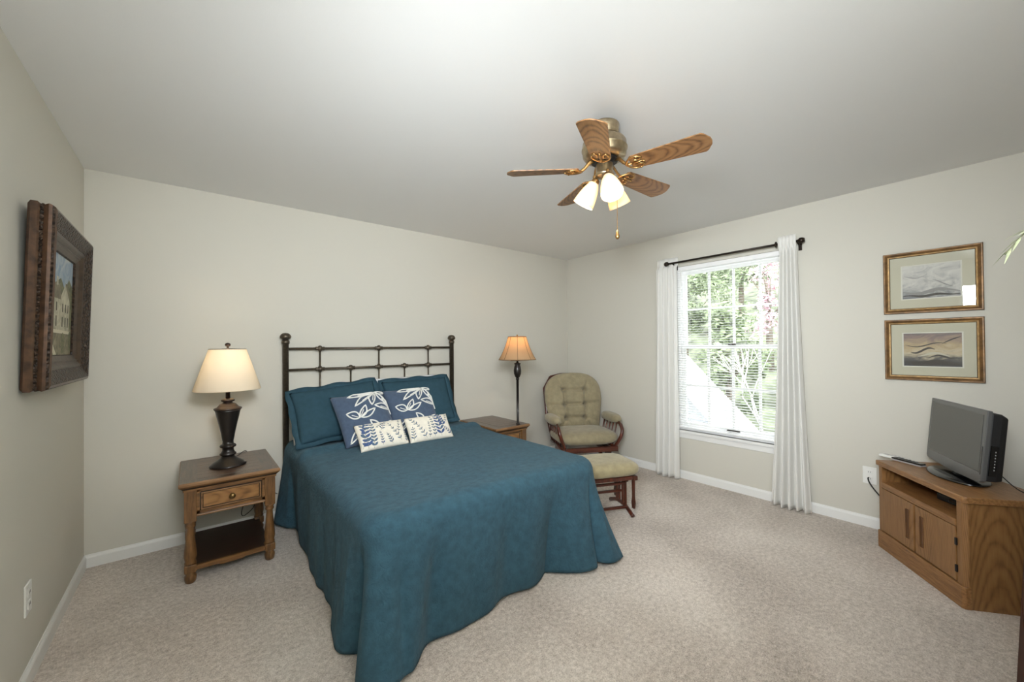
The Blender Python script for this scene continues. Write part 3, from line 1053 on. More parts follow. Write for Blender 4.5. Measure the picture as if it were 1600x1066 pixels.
# lumbar cushions with printed ferns
def lumbar(label, m, sprigs, seed):
    w, h, th = 0.40, 0.235, 0.11
    fn = pill_fn(w, h, th, 0.03, -1)
    b = MB()
    cushion(b, w, h, th, 0.03, 26)
    rnd = random.Random(seed)

    def leafpoly(c, ang, ln, wd, mi):
        d = Vector((math.cos(ang), math.sin(ang)))
        pr = Vector((-d.y, d.x))
        pts = []
        n = 7
        for k in range(2 * n):
            t = k / n if k <= n else 2 - k / n
            s = 1 if k <= n else -1
            pts.append(Vector(c) + d * (ln * t) + pr * (s * wd / 2 * math.sin(PI * t) ** 0.8 if 0 < t < 1 else 0))
        P3 = []
        for q in pts:
            u, v = q.x / w + 0.5, q.y / h + 0.5
            if not (0.02 < u < 0.98 and 0.03 < v < 0.97):
                return
            P3.append(on(fn, (u, v), 0.0012))
        cc = Vector(c) + d * (ln * 0.5)
        ctr = on(fn, (cc.x / w + 0.5, cc.y / h + 0.5), 0.0014)
        b.add(P3 + [ctr], [[k, (k + 1) % (2 * n), 2 * n] for k in range(2 * n)], mi, True)

    for p0, p1, nl, ln, wd, mi in sprigs:
        p0, p1 = Vector(p0), Vector(p1)
        d = p1 - p0
        a0 = math.atan2(d.y, d.x)
        line = []
        for k in range(9):
            q = p0 + d * (k / 8)
            u, v = min(.98, max(.02, q.x / w + .5)), min(.97, max(.03, q.y / h + .5))
            line.append(on(fn, (u, v), 0.0008))
        b.tube(line, 0.0011, 5, 3)
        for k in range(nl):
            t = (k + 0.5) / nl
            q = p0 + d * t
            l2 = ln * (1 - 0.45 * t) * rnd.uniform(0.9, 1.1)
            for s in (-1, 1):
                leafpoly(q, a0 + s * 0.85, l2, wd * (1 - 0.3 * t), mi if (k + s) % 3 else 2)
        leafpoly(p1, a0, ln * 0.6, wd * 0.7, mi)
    o = b.build('lumbar_pillow', [M['linen'], M['navy'], M['slate'], M['leafdark']])
    place(o, m)
    return tag(o, label, 'pillow', 'fern print lumbar pillows')


lumbar('cream lumbar pillow with blue fern print, in front on the bed at left', pill_mat((1.745, -0.785, 0.768), 41, 3, 0.5),
       [((-0.185, -0.10), (-0.12, 0.10), 6, 0.055, 0.024, 1), ((-0.10, -0.11), (-0.085, 0.09), 7, 0.040, 0.018, 2), ((-0.03, -0.10), (-0.035, 0.0), 5, 0.022, 0.009, 1),
        ((0.13, -0.09), (0.06, 0.06), 5, 0.032, 0.010, 2), ((0.12, -0.02), (0.155, 0.09), 4, 0.022, 0.008, 2), ((0.02, 0.09), (-0.05, 0.05), 4, 0.02, 0.007, 2), ((-0.145, -0.105), (-0.15, 0.095), 6, 0.05, 0.022, 1), ((-0.02, 0.02), (0.03, 0.10), 4, 0.035, 0.010, 2), ((0.05, -0.10), (0.02, -0.03), 4, 0.03, 0.010, 2), ((0.175, -0.10), (0.18, 0.0), 5, 0.018, 0.007, 1)], 3)
lumbar('cream lumbar pillow with blue fern print, in front on the bed at right', pill_mat((2.15, -0.80, 0.770), 39, -1.5, 0),
       [((0.08, -0.10), (0.06, 0.10), 6, 0.055, 0.022, 1), ((0.02, -0.10), (0.01, 0.09), 7, 0.028, 0.011, 2), ((-0.06, -0.10), (-0.12, 0.02), 4, 0.035, 0.010, 2),
        ((-0.12, 0.02), (-0.16, 0.09), 3, 0.03, 0.009, 2), ((0.18, -0.09), (0.12, -0.03), 4, 0.03, 0.010, 1), ((0.15, 0.02), (0.17, 0.10), 3, 0.02, 0.008, 2), ((0.115, -0.02), (0.10, 0.10), 5, 0.045, 0.020, 1), ((-0.03, -0.10), (-0.02, 0.03), 5, 0.02, 0.008, 2), ((-0.17, -0.10), (-0.165, 0.0), 4, 0.03, 0.009, 2)], 5)


# ------------------------------------------------------------------ nightstands
def nightstand(label, cx, w, y0, y1, hh):
    d = y1 - y0
    t = thing('nightstand', label, 'nightstand', (cx, (y0 + y1) / 2, 0), group='walnut nightstands')
    hx, hy = w / 2, d / 2
    # top: moulded slab, dark border with an inset planked panel
    b = MB()
    prof = [(-0.022, hh - 0.058), (-0.022, hh - 0.046), (-0.012, hh - 0.034), (-0.004, hh - 0.026), (0, hh - 0.020), (0, hh - 0.008), (-0.006, hh)]
    n = len(prof)
    vs = []
    for o_, z_ in prof:
        vs += [(-hx - o_, -hy - o_, z_), (hx + o_, -hy - o_, z_), (hx + o_, hy + o_, z_), (-hx - o_, hy + o_, z_)]
    vs = [((-1 if x < 0 else 1) * (hx + o_), (-1 if y < 0 else 1) * (hy + o_), z_) for (x, y, z_), o_ in zip(vs, [o for o, _ in prof for _k in range(4)])]
    for i in range(n - 1):
        fs = [[i * 4 + k, i * 4 + (k + 1) % 4, (i + 1) * 4 + (k + 1) % 4, (i + 1) * 4 + k] for k in range(4)]
        mi = {0: 1, 1: 2, 2: 1, 3: 3, 4: 3, 5: 3}[i]
        b.add([vs[j] for j in range(len(vs))], fs, mi)
    b.add(vs[-4:], [[0, 1, 2, 3]], 0)
    b.add(vs[:4], [[3, 2, 1, 0]], 1)
    o = b.build('top', [M['nstop'], M['nsx'], M['glaze'], M['edge']], t)
    b = MB()
    px, py = hx - 0.095, hy - 0.075
    npl = 6
    for k in range(npl):
        ya, yb = -py + 2 * py * k / npl, -py + 2 * py * (k + 1) / npl
        b.box((-px, ya + 0.001, hh - 0.004), (px, yb - 0.001, hh + 0.0012))
    b.build('inlay_panel', M['nsplank'], o)
    # legs: square block over turned shaft
    lw = 0.031
    lx, ly = hx - 0.058, hy - 0.058
    zb = hh - 0.253
    for sx in (-1, 1):
        for sy in (-1, 1):
            b = MB()
            b.box((-lw, -lw, zb), (lw, lw, hh - 0.056), bev=0.003)
            b.lathe([(0.020, zb + 0.004), (0.027, zb), (0.029, zb - 0.008), (0.022, zb - 0.018), (0.027, zb - 0.026), (0.027, zb - 0.034), (0.0195, zb - 0.042),
                     (0.021, zb - 0.07), (0.026, 0.25), (0.0315, 0.20), (0.033, 0.165), (0.027, 0.135), (0.031, 0.128), (0.031, 0.12), (0.025, 0.117)], (0, 0, 0), 20)
            b.box((-lw, -lw, 0.068), (lw, lw, 0.118), bev=0.007)
            b.lathe([(0.023, 0.07), (0.029, 0.062), (0.024, 0.054), (0.031, 0.044), (0.032, 0.03), (0.027, 0.006), (0.022, 0.0)], (0, 0, 0), 18)
            lo = b.build('leg', M['nsz'], t)
            lo.location = (sx * lx, sy * ly, 0)
    # apron panels, drawer
    za, zt = hh - 0.208, hh - 0.058
    b = MB()
    b.box((-lx, hy - 0.075, za), (lx, hy - 0.045, zt))
    for s in (-1, 1):
        b.box((s * (hx - 0.058) - 0.014, -ly, za), (s * (hx - 0.058) + 0.014, ly, zt))
    b.build('apron', M['nsx'], t)
    fy = -hy + 0.036
    b = MB()
    xi = lx - lw
    b.box((-xi, fy, zt - 0.014), (xi, fy + 0.03, zt), 0).box((-xi, fy, za), (xi, fy + 0.03, za + 0.016), 0)
    b.box((-xi, fy, za), (-xi + 0.016, fy + 0.03, zt), 0).box((xi - 0.016, fy, za), (xi, fy + 0.03, zt), 0)
    b.build('face_frame', M['nsx'], t)
    MB().box((-xi, fy - 0.016, za - 0.014), (xi, fy + 0.02, za), bev=0.005).build('lower_moulding', M['edge'], t)
    b = MB()
    dx, dz0, dz1 = xi - 0.018, za + 0.018, zt - 0.016
    zc, hz = (dz0 + dz1) / 2, (dz1 - dz0) / 2
    rings = [(dx, hz, fy + 0.02), (dx, hz, fy - 0.004), (dx - 0.004, hz - 0.004, fy - 0.008), (dx - 0.012, hz - 0.012, fy - 0.008), (dx - 0.016, hz - 0.016, fy - 0.003), (dx - 0.02, hz - 0.02, fy - 0.003)]
    b.frame(rings, mats=[1, 1, 2, 1, 0])
    hx2, hz2 = rings[-1][0], rings[-1][1]
    b.add([(-hx2, fy - 0.003, -hz2), (hx2, fy - 0.003, -hz2), (hx2, fy - 0.003, hz2), (-hx2, fy - 0.003, hz2)], [[0, 1, 2, 3]], 0)
    dr = b.build('drawer', [M['nsdrawer'], M['glaze'], M['edge']], t)
    dr.location = (0, 0, zc)
    k = MB().lathe([(0.013, 0), (0.014, 0.003), (0.007, 0.007), (0.007, 0.016), (0.016, 0.02), (0.018, 0.027), (0.013, 0.033), (0.001, 0.035)], (0, 0, 0), 18,
                   mat=Matrix.Rotation(PI / 2, 4, 'X')).build('knob', M['brass'], dr)
    k.location = (0, fy - 0.003, 0)
    b = MB()
    b.box((-lx, -ly - 0.006, 0.085), (lx, ly + 0.006, 0.104), 0)
    # scalloped lighter front edge
    pts = []
    for i in range(21):
        u = i / 20 * 2 - 1
        pts.append((u * (lx - lw), 0.082 + (-0.012 if abs(u) < 0.35 else (-0.004 + 0.0 * u))))
    nv = len(pts)
    vs = [(x, -ly - 0.024, z_) for x, z_ in pts] + [(x, -ly - 0.024, 0.106) for x, _ in pts] + [(x, -ly - 0.006, z_) for x, z_ in pts] + [(x, -ly - 0.006, 0.106) for x, _ in pts]
    fs = []
    for i in range(nv - 1):
        fs += [[i, i + 1, nv + i + 1, nv + i], [2 * nv + i, 2 * nv + i + 1, 3 * nv + i + 1, 3 * nv + i], [nv + i, nv + i + 1, 3 * nv + i + 1, 3 * nv + i], [i, i + 1, 2 * nv + i + 1, 2 * nv + i]]
    b.add(vs, fs, 1)
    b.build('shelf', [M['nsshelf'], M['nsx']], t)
    return t


nightstand('walnut nightstand with drawer and dark lower shelf, left of the bed', 0.770, 0.545, -0.730, -0.055, 0.637)
nightstand('walnut nightstand mostly hidden behind the bed at its right', 3.150, 0.455, -0.725, -0.045, 0.637)

# ------------------------------------------------------------------ table lamp
lx_, ly_ = 0.765, -0.42
tl = thing('table_lamp', 'dark bronze table lamp with cream cone shade on the left nightstand', 'lamp', (lx_, ly_, 0.6385))
MB().lathe([(0.108, 0), (0.110, 0.006), (0.100, 0.014), (0.088, 0.026), (0.062, 0.042), (0.044, 0.058), (0.036, 0.07)], (0, 0, 0), 40).build('base', M['bronze'], tl)
MB().lathe([(0.036, 0.07), (0.048, 0.076), (0.05, 0.084), (0.040, 0.094), (0.034, 0.108), (0.034, 0.124), (0.046, 0.13), (0.05, 0.138), (0.046, 0.146), (0.034, 0.152), (0.032, 0.17),
            (0.036, 0.19), (0.044, 0.24), (0.056, 0.30), (0.066, 0.345), (0.074, 0.385), (0.079, 0.395)], (0, 0, 0), 32).build('body', M['bronze'], tl)
MB().lathe([(0.079, 0.395), (0.084, 0.40), (0.082, 0.408), (0.066, 0.414), (0.058, 0.424), (0.048, 0.436), (0.030, 0.444), (0.026, 0.45), (0.040, 0.456), (0.042, 0.464), (0.034, 0.472), (0.020, 0.476)], (0, 0, 0), 32).build('collar', M['bronze_hi'], tl)
MB().lathe([(0.014, 0.474), (0.014, 0.56), (0.018, 0.562), (0.018, 0.61)], (0, 0, 0), 16).build('stem', M['bronze_hi'], tl)
sh = MB().lathe([(0.197, 0.537), (0.199, 0.54), (0.1105, 0.826), (0.1085, 0.829)], (0, 0, 0), 56, cap=False).build('lamp_shade', M['shade_cream'], tl, solid=0.0015)
b = MB()
b.tube([(0.11 * math.cos(a), 0.11 * math.sin(a), 0.826) for a in [2 * PI * k / 40 for k in range(40)]], 0.0022, 6, closed=True)
for k in range(3):
    a = 2 * PI * k / 3
    b.tube([(0.11 * math.cos(a), 0.11 * math.sin(a), 0.826), (0, 0, 0.832)], 0.0018, 6)
b.build('spider', M['bronze_hi'], sh)
b = MB()
b.tube([(0.006, 0.0, 0.60), (0.05, 0, 0.65), (0.055, 0, 0.74), (0.02, 0, 0.825), (0, 0, 0.832)], 0.002, 6)
b.tube([(-0.006, 0.0, 0.60), (-0.05, 0, 0.65), (-0.055, 0, 0.74), (-0.02, 0, 0.825), (0, 0, 0.832)], 0.002, 6)
b.build('harp', M['brass'], tl)
MB().lathe([(0.006, 0.83), (0.008, 0.838), (0.005, 0.843), (0.015, 0.85), (0.018, 0.858), (0.014, 0.868), (0.001, 0.873)], (0, 0, 0), 16).build('finial', M['bronze_hi'], tl)
MB().lathe([(0.014, 0.61), (0.016, 0.63), (0.03, 0.665), (0.031, 0.685), (0.02, 0.705), (0.001, 0.712)], (0, 0, 0), 16).build('bulb', M['bulb'], tl)
light('table_lamp_glow', 'POINT', (0, 0, 0.735), 1.9, (1.0, 0.85, 0.66), parent=tl, shadow_soft_size=0.03)
cpts = catmull([(0.02, 0.10, 0.006), (0.08, 0.25, 0.005), (0.13, 0.362, 0.006), (0.15, 0.388, -0.03), (0.155, 0.388, -0.2), (0.185, 0.388, -0.32), (0.20, 0.388, -0.40), (0.19, 0.385, -0.47),
                (0.13, 0.385, -0.52), (0.11, 0.388, -0.50), (0.13, 0.388, -0.43), (0.2, 0.386, -0.38), (0.3, 0.385, -0.37), (0.36, 0.385, -0.40)], 6)
MB().tube(cpts, 0.0028, 6).build('power_cord', M['cord'], tl)

# ------------------------------------------------------------------ swing-arm lamp at the right nightstand
sl = thing('swing_arm_lamp', 'tall dark lamp with tan bell shade standing at the right nightstand', 'lamp', (3.258, -0.668, 0.6385))
MB().lathe([(0.022, 0), (0.022, 0.006), (0.0135, 0.012), (0.0135, 0.47), (0.019, 0.474), (0.019, 0.486), (0.013, 0.49)], (0, 0, 0), 18).build('pole', M['bronze'], sl)
MB().lathe([(0.013, 0.488), (0.026, 0.505), (0.038, 0.535), (0.041, 0.57), (0.036, 0.605), (0.03, 0.625), (0.028, 0.632), (0.036, 0.64), (0.034, 0.648), (0.012, 0.655), (0.010, 0.67), (0.001, 0.672)], (0, 0, 0), 28).build('urn', M['bronze'], sl)
b = MB()
b.tube([(0, 0, 0.655), (0, 0, 0.685)], 0.008, 8)
b.box((-0.10, -0.045, 0.676), (0.004, 0.045, 0.69), bev=0.003, mat=rz(35))
b.tube([(-0.07, -0.05, 0.685), (0.0, 0.0, 0.70), (0, 0, 0.78)], 0.007, 8)
b.build('swing_arm', M['bronze'], sl)
prof = []
for k in range(13):
    t = k / 12
    prof.append((0.094 + (0.196 - 0.094) * (0.62 * t + 0.38 * t ** 2.2), 0.930 - 0.245 * t))
shp = MB().lathe(prof, (0, 0, 0), 48, cap=False).build('lamp_shade', M['shade_tan'], sl, solid=0.0015)
b = MB()
for r_, z_ in ((0.095, 0.930), (0.197, 0.686)):
    b.tube([(r_ * math.cos(2 * PI * k / 48), r_ * math.sin(2 * PI * k / 48), z_) for k in range(48)], 0.004, 6, closed=True)
for k in range(8):
    a = 2 * PI * k / 8 + math.radians(231)
    b.tube([((r_ + 0.0015) * math.cos(a), (r_ + 0.0015) * math.sin(a), z_) for r_, z_ in prof], 0.0022, 5)
b.build('piping', M['shade_trim'], shp)
MB().lathe([(0.004, 0.925), (0.006, 0.938), (0.010, 0.944), (0.006, 0.952), (0.001, 0.955)], (0, 0, 0), 12).build('finial', M['brass'], sl)
MB().lathe([(0.014, 0.77), (0.016, 0.785), (0.029, 0.815), (0.03, 0.83), (0.02, 0.85), (0.001, 0.857)], (0, 0, 0), 16).build('bulb', M['bulb'], sl)
light('swing_lamp_glow', 'POINT', (0, 0, 0.875), 3.0, (1.0, 0.76, 0.50), parent=sl, shadow_soft_size=0.03)

# ------------------------------------------------------------------ ceiling fan
FX, FY = 2.3605, -2.5168
fan = thing('ceiling_fan', 'five blade oak and brass ceiling fan with three lit glass shades', 'ceiling fan', (FX, FY, H))
MB().lathe([(0.082, 0), (0.084, -0.006), (0.080, -0.02), (0.079, -0.058), (0.074, -0.064)], (0, 0, 0), 40).build('canopy', M['fanmetal'], fan)
MB().lathe([(0.074, -0.060), (0.086, -0.072), (0.112, -0.088), (0.120, -0.100), (0.122, -0.128), (0.126, -0.132), (0.126, -0.138), (0.121, -0.142), (0.119, -0.170), (0.108, -0.184), (0.078, -0.19)], (0, 0, 0), 48).build('motor_housing', M['fanmetal'], fan)
MB().lathe([(0.07, -0.188), (0.072, -0.192), (0.072, -0.206), (0.04, -0.212), (0.036, -0.222)], (0, 0, 0), 32).build('flywheel', M['fandark'], fan)
MB().lathe([(0.030, -0.212), (0.046, -0.216), (0.048, -0.222), (0.048, -0.268), (0.052, -0.272), (0.052, -0.280), (0.040, -0.288), (0.018, -0.296), (0.001, -0.298)], (0, 0, 0), 36).build('light_fitter', M['fanmetal'], fan)


def blade_outline(n=8):
    r0, r1, w0, w1 = 0.150, 0.545, 0.105, 0.142
    pts = [(r0, -w0 / 2 + 0.012), (r0 + 0.012, -w0 / 2), ]
    pts += [(r1 - 0.035, -w1 / 2), (r1 - 0.022, -w1 / 2 + 0.010), (r1, -w1 / 6), (r1 + 0.004, 0), (r1, w1 / 6), (r1 - 0.022, w1 / 2 - 0.010), (r1 - 0.035, w1 / 2)]
    pts += [(r0 + 0.012, w0 / 2), (r0, w0 / 2 - 0.012)]
    return pts


for k in range(5):
    a = 4.9494 + 2 * PI * k / 5
    zt = -0.247
    # the clockwise edge of each blade rides higher
    mtx = Matrix.Translation((0, 0, zt)) @ Matrix.Rotation(a, 4, 'Z') @ Matrix.Rotation(math.radians(-12), 4, 'X') @ Matrix.Rotation(math.radians(1.2), 4, 'Y')
    bo = MB().prism(blade_outline(), -0.003, 0.003).build('blade', M['oak'], fan, bevel=0.001)
    bo.matrix_local = mtx
    b = MB()
    # cast bracket: arm from the flywheel, open scroll under the blade root
    b.tube([(0.062, 0, 0.050), (0.085, 0, 0.040), (0.11, 0, 0.012), (0.135, 0, -0.006), (0.16, 0, -0.007)], [0.012, 0.010, 0.009, 0.009, 0.007], 8, flat=0.6)
    for s in (-1, 1):
        b.tube(catmull([(0.125, 0, -0.006), (0.14, s * 0.026, -0.007), (0.165, s * 0.046, -0.006), (0.195, s * 0.046, -0.006), (0.215, s * 0.030, -0.006), (0.198, s * 0.016, -0.006), (0.175, s * 0.02, -0.006)], 5), 0.0055, 6)
        b.ball((0.195, s * 0.044, -0.009), 0.006, 8)
    b.tube([(0.16, 0, -0.007), (0.222, 0, -0.006)], 0.006, 6)
    b.ball((0.222, 0, -0.009), 0.007, 8)
    b.build('blade_bracket', M['goldbracket'], bo)
for k, ang in enumerate((235, 355, 115)):
    a = math.radians(ang)
    tiltm = Matrix.Rotation(a, 4, 'Z') @ Matrix.Rotation(math.radians(-31), 4, 'Y')
    org = Vector((0.050 * math.cos(a), 0.050 * math.sin(a), -0.300))
    b = MB()
    b.tube(catmull([(0.03 * math.cos(a), 0.03 * math.sin(a), -0.275), (0.055 * math.cos(a), 0.055 * math.sin(a), -0.272), (0.058 * math.cos(a), 0.058 * math.sin(a), -0.295)], 6), 0.010, 8)
    b.lathe([(0.012, 0.012), (0.022, 0.004), (0.024, -0.012), (0.024, -0.022)], org, 18, mat=tiltm)
    arm = b.build('light_arm', M['goldbracket'], fan)
    b = MB()
    b.lathe([(0.024, -0.014), (0.027, -0.02), (0.032, -0.032), (0.042, -0.058), (0.050, -0.088), (0.056, -0.118), (0.060, -0.146)], org, 28, mat=tiltm, cap=False)
    shd = b.build('glass_shade', M['frost'], fan, solid=0.003)
    b = MB()
    b.lathe([(0.012, -0.02), (0.014, -0.04), (0.024, -0.066), (0.025, -0.08), (0.018, -0.096), (0.001, -0.103)], org, 14, mat=tiltm)
    b.build('bulb', M['bulb'], shd)
    p = org + (tiltm @ Vector((0, 0, -0.122)))
    light('fan_bulb_glow', 'POINT', p, 8.0, (1.0, 0.88, 0.70), parent=fan, shadow_soft_size=0.022)
b = MB()
ca = math.radians(-39 - 12)
cx_, cy_ = 0.066 * math.cos(ca), 0.066 * math.sin(ca)
b.tube([(0.048 * math.cos(ca), 0.048 * math.sin(ca), -0.27), (cx_, cy_, -0.275), (cx_, cy_, -0.59)], 0.0014, 5)
for q in range(40):
    b.ball((cx_, cy_, -0.285 - q * 0.0075), 0.0022, 6)
pc = b.build('pull_chain', M['goldbracket'], fan)
MB().lathe([(0.002, 0.0), (0.006, -0.008), (0.008, -0.022), (0.012, -0.036), (0.011, -0.046), (0.005, -0.053), (0.001, -0.054)], (cx_, cy_, -0.588), 14).build('pull_knob', M['goldbracket'], pc)

# ------------------------------------------------------------------ glider rocking chair
gl_rot = math.radians(-28.2)
gc = Vector((4.086, -0.98, 0)) + 0.29 * Vector((0.474, 0.88, 0))
gl = thing('glider_chair', 'sage green cushioned glider rocking chair in the corner by the window', 'chair', gc, (0, 0, gl_rot))


def rcushion(w, d, h, c, mi=0, p=4.0, puff=2.2, n=28):
    """Soft box: superellipse in plan, rounded in section."""
    vs = []

    def fn(u, v):
        a = 2 * PI * u
        ph = PI * (v - 0.5)
        ca, sa = math.cos(a), math.sin(a)
        cx = math.copysign(abs(ca) ** (2 / p), ca)
        sx = math.copysign(abs(sa) ** (2 / p), sa)
        cp = abs(math.cos(ph)) ** (2 / (puff * 2))
        sp = math.copysign(abs(math.sin(ph)) ** (2 / puff), math.sin(ph))
        return Vector((c[0] + w / 2 * cx * cp, c[1] + d / 2 * sx * cp, c[2] + h / 2 * sp))
    return MB().grid(fn, n * 2, n)


rcushion(0.74, 0.60, 0.165, (0, -0.02, 0.395)).build('seat_cushion', M['velour'], gl)
MB().box((-0.315, -0.31, 0.255), (0.315, -0.275, 0.312), bev=0.008).build('front_rail', M['cherryx'], gl)
MB().box((-0.315, 0.22, 0.255), (0.315, 0.255, 0.312), bev=0.008).build('rear_rail', M['cherryx'], gl)
BUT = [(-0.14, 0.47), (0.14, 0.47), (-0.135, 0.29), (0.135, 0.29), (-0.125, 0.125), (0.12, 0.125)]
HB = 0.70


def seg_d(px_, pz, a, c):
    ax, az = a; bx, bz = c
    dx, dz = bx - ax, bz - az
    t = max(0, min(1, ((px_ - ax) * dx + (pz - az) * dz) / (dx * dx + dz * dz)))
    return math.hypot(px_ - ax - dx * t, pz - az - dz * t)


CREASE = [(BUT[0], BUT[1], .8), (BUT[2], BUT[3], .8), (BUT[4], BUT[5], 1), (BUT[0], BUT[2], .9), (BUT[2], BUT[4], .9), (BUT[1], BUT[3], .9), (BUT[3], BUT[5], .9),
          (BUT[0], (-0.24, 0.60), .6), (BUT[1], (0.21, 0.64), .7), (BUT[2], (-0.36, 0.29), .6), (BUT[3], (0.36, 0.31), .6), (BUT[4], (-0.33, 0.18), .5), (BUT[5], (0.30, 0.06), .5),
          (BUT[4], (-0.19, 0.01), .6), (BUT[4], (-0.06, 0.01), .5), (BUT[5], (0.18, 0.0), .6), (BUT[5], (0.09, 0.0), .5), (BUT[4], (-0.28, 0.05), .4)]


def halfw(t):
    """Half width of the back cushion at height fraction t: narrower base, round shoulders."""
    base = 0.315 + 0.065 * min(1, t / 0.5)
    if t > 0.55:
        q = (t - 0.55) / 0.45
        base *= max(0.0, 1 - q ** 2.6) ** (1 / 2.6)
    return base


def back_pt(u, v, front):
    U = 2 * u - 1
    t = v
    hw_ = halfw(t * 0.9999)
    x, z_ = U * hw_, t * HB
    e = max(0.0, (1 - abs(U) ** 3.2)) ** 0.5 * max(0.0, (1 - abs(2 * t - 1) ** 5)) ** 0.5
    y = 0.055 * e if not front else -0.085 * e
    if front:
        for a, c, k in CREASE:
            dd = seg_d(x, z_, a, c)
            y += 0.032 * k * math.exp(-(dd / 0.019) ** 2) * e
        for (bx, bz) in BUT:
            y += 0.026 * math.exp(-(math.hypot(x - bx, z_ - bz) / 0.032) ** 2)
    return Vector((x, y, z_))


b = MB()
b.grid(lambda u, v: back_pt(u, v, True), 90, 90)
b.grid(lambda u, v: back_pt(u, v, False), 40, 90)
bk = b.build('back_cushion', M['velour'], gl)
bk.matrix_local = Matrix.Translation((0, 0.225, 0.435)) @ Matrix.Rotation(math.radians(-13), 4, 'X')
b = MB()
for s in (-1, 1):
    b.tube([(s * 0.29, 0.28, 0.28), (s * 0.345, 0.345, 0.60), (s * 0.352, 0.42, 0.92), (s * 0.26, 0.455, 1.06)], 0.019, 8)
b.tube([(-0.26, 0.455, 1.06), (-0.12, 0.47, 1.09), (0.12, 0.47, 1.09), (0.26, 0.455, 1.06)], 0.019, 8)
for k in range(-2, 3):
    b.tube([(k * 0.1, 0.27, 0.28), (k * 0.1, 0.465, 1.08)], 0.009, 6)
b.build('back_frame', M['cherry'], gl)
for s in (-1, 1):
    ax = s * 0.372
    arm = MB().tube(catmull([(ax, 0.25, 0.555), (ax, 0.05, 0.565), (ax + s * 0.005, -0.17, 0.56), (ax + s * 0.008, -0.26, 0.535)], 4), 0.022, 8, flat=0.6).build('armrest', M['cherry'], gl)
    rcushion(0.135, 0.42, 0.105, (ax, 0.0, 0.595), p=3.0, puff=2.0, n=18).build('arm_pad', M['velour'], arm)
    b = MB()
    b.tube(catmull([(ax + s * 0.008, -0.24, 0.545), (ax + s * 0.004, -0.285, 0.48), (ax - s * 0.02, -0.285, 0.40), (ax - s * 0.065, -0.25, 0.30), (ax - s * 0.075, -0.24, 0.27)], 5), 0.021, 8)
    b.build('arm_post', M['cherry'], arm)
    b = MB()
    b.tube([(ax - s * 0.06, -0.27, 0.285), (ax - s * 0.06, 0.25, 0.285)], 0.018, 8)
    b.build('side_rail', M['cherry'], gl)
    for k in range(5):
        y = -0.16 + 0.085 * k
        MB().tube([(ax, y, 0.555), (ax - s * 0.055, y + 0.01, 0.285)], 0.0085, 8).build('arm_spindle', M['cherry'], arm)
    b = MB()
    b.box((s * 0.27 - 0.02, -0.31, 0.0), (s * 0.27 + 0.02, 0.31, 0.045), bev=0.008)
    b.box((s * 0.27 - 0.016, -0.12, 0.04), (s * 0.27 + 0.016, -0.07, 0.21), bev=0.004).box((s * 0.27 - 0.016, 0.07, 0.04), (s * 0.27 + 0.016, 0.12, 0.21), bev=0.004)
    b.box((s * 0.27 - 0.012, -0.20, 0.20), (s * 0.27 + 0.012, 0.20, 0.235), bev=0.004)
    b.build('base_runner', M['cherry'], gl)
    MB().box((s * 0.30 - 0.006, -0.12, 0.20), (s * 0.30 + 0.006, 0.12, 0.265), bev=0.003).build('glide_link', M['cherry'], gl)
MB().box((-0.27, -0.025, 0.05), (0.27, 0.025, 0.085), bev=0.005).build('base_stretcher', M['cherryx'], gl)

# gliding ottoman
ot = thing('glider_ottoman', 'sage green gliding ottoman with cherry wood base beside the bed foot', 'ottoman', (3.385, -1.665, 0), (0, 0, math.radians(-25)))
rcushion(0.57, 0.44, 0.125, (0, 0, 0.402), p=5, puff=2.6).build('cushion', M['velour_light'], ot)
b = MB()
b.box((-0.225, -0.18, 0.312), (0.225, -0.15, 0.345), bev=0.005).box((-0.225, 0.15, 0.312), (0.225, 0.18, 0.345), bev=0.005)
b.box((-0.245, -0.19, 0.308), (-0.205, 0.19, 0.345), bev=0.005).box((0.205, -0.19, 0.308), (0.245, 0.19, 0.345), bev=0.005)
b.build('top_frame', M['cherry'], ot)
for s in (-1, 1):
    xs = s * 0.19
    b = MB()
    b.tube(catmull([(xs, -0.20, 0.012), (xs, -0.14, 0.035), (xs, -0.06, 0.058), (xs, 0.06, 0.058), (xs, 0.14, 0.035), (xs, 0.20, 0.012)], 4), 0.017, 8)
    b.build('foot_runner', M['cherry'], ot)
    for y in (-0.075, -0.03, 0.03, 0.075):
        MB().box((xs - 0.008, y - 0.011, 0.055), (xs + 0.008, y + 0.011, 0.30), bev=0.003).build('slat', M['cherry'], ot)
    MB().box((xs - 0.011, -0.11, 0.275), (xs + 0.011, 0.11, 0.305), bev=0.004).build('upper_rail', M['cherry'], ot)
    for y in (-0.155, 0.155):
        b = MB()
        xo = s * 0.222
        b.prism([(-0.014, 0.0), (0.014, 0.0), (0.022, 0.05), (0.012, 0.10), (0.016, 0.26), (-0.016, 0.26), (-0.012, 0.10), (-0.022, 0.05)], -0.008, 0.008,
                mat=Matrix.Translation((xo, y, 0.06)) @ Matrix.Rotation(PI / 2, 4, 'Z') @ Matrix.Rotation(PI / 2, 4, 'X'))
        b.build('swing_link', M['cherry'], ot)
for y, zz in ((-0.11, 0.06), (0.0, 0.165), (-0.075, 0.255)):
    MB().box((-0.19, y - 0.012, zz - 0.010), (0.19, y + 0.012, zz + 0.010), bev=0.003).build('stretcher', M['cherryx'], ot)

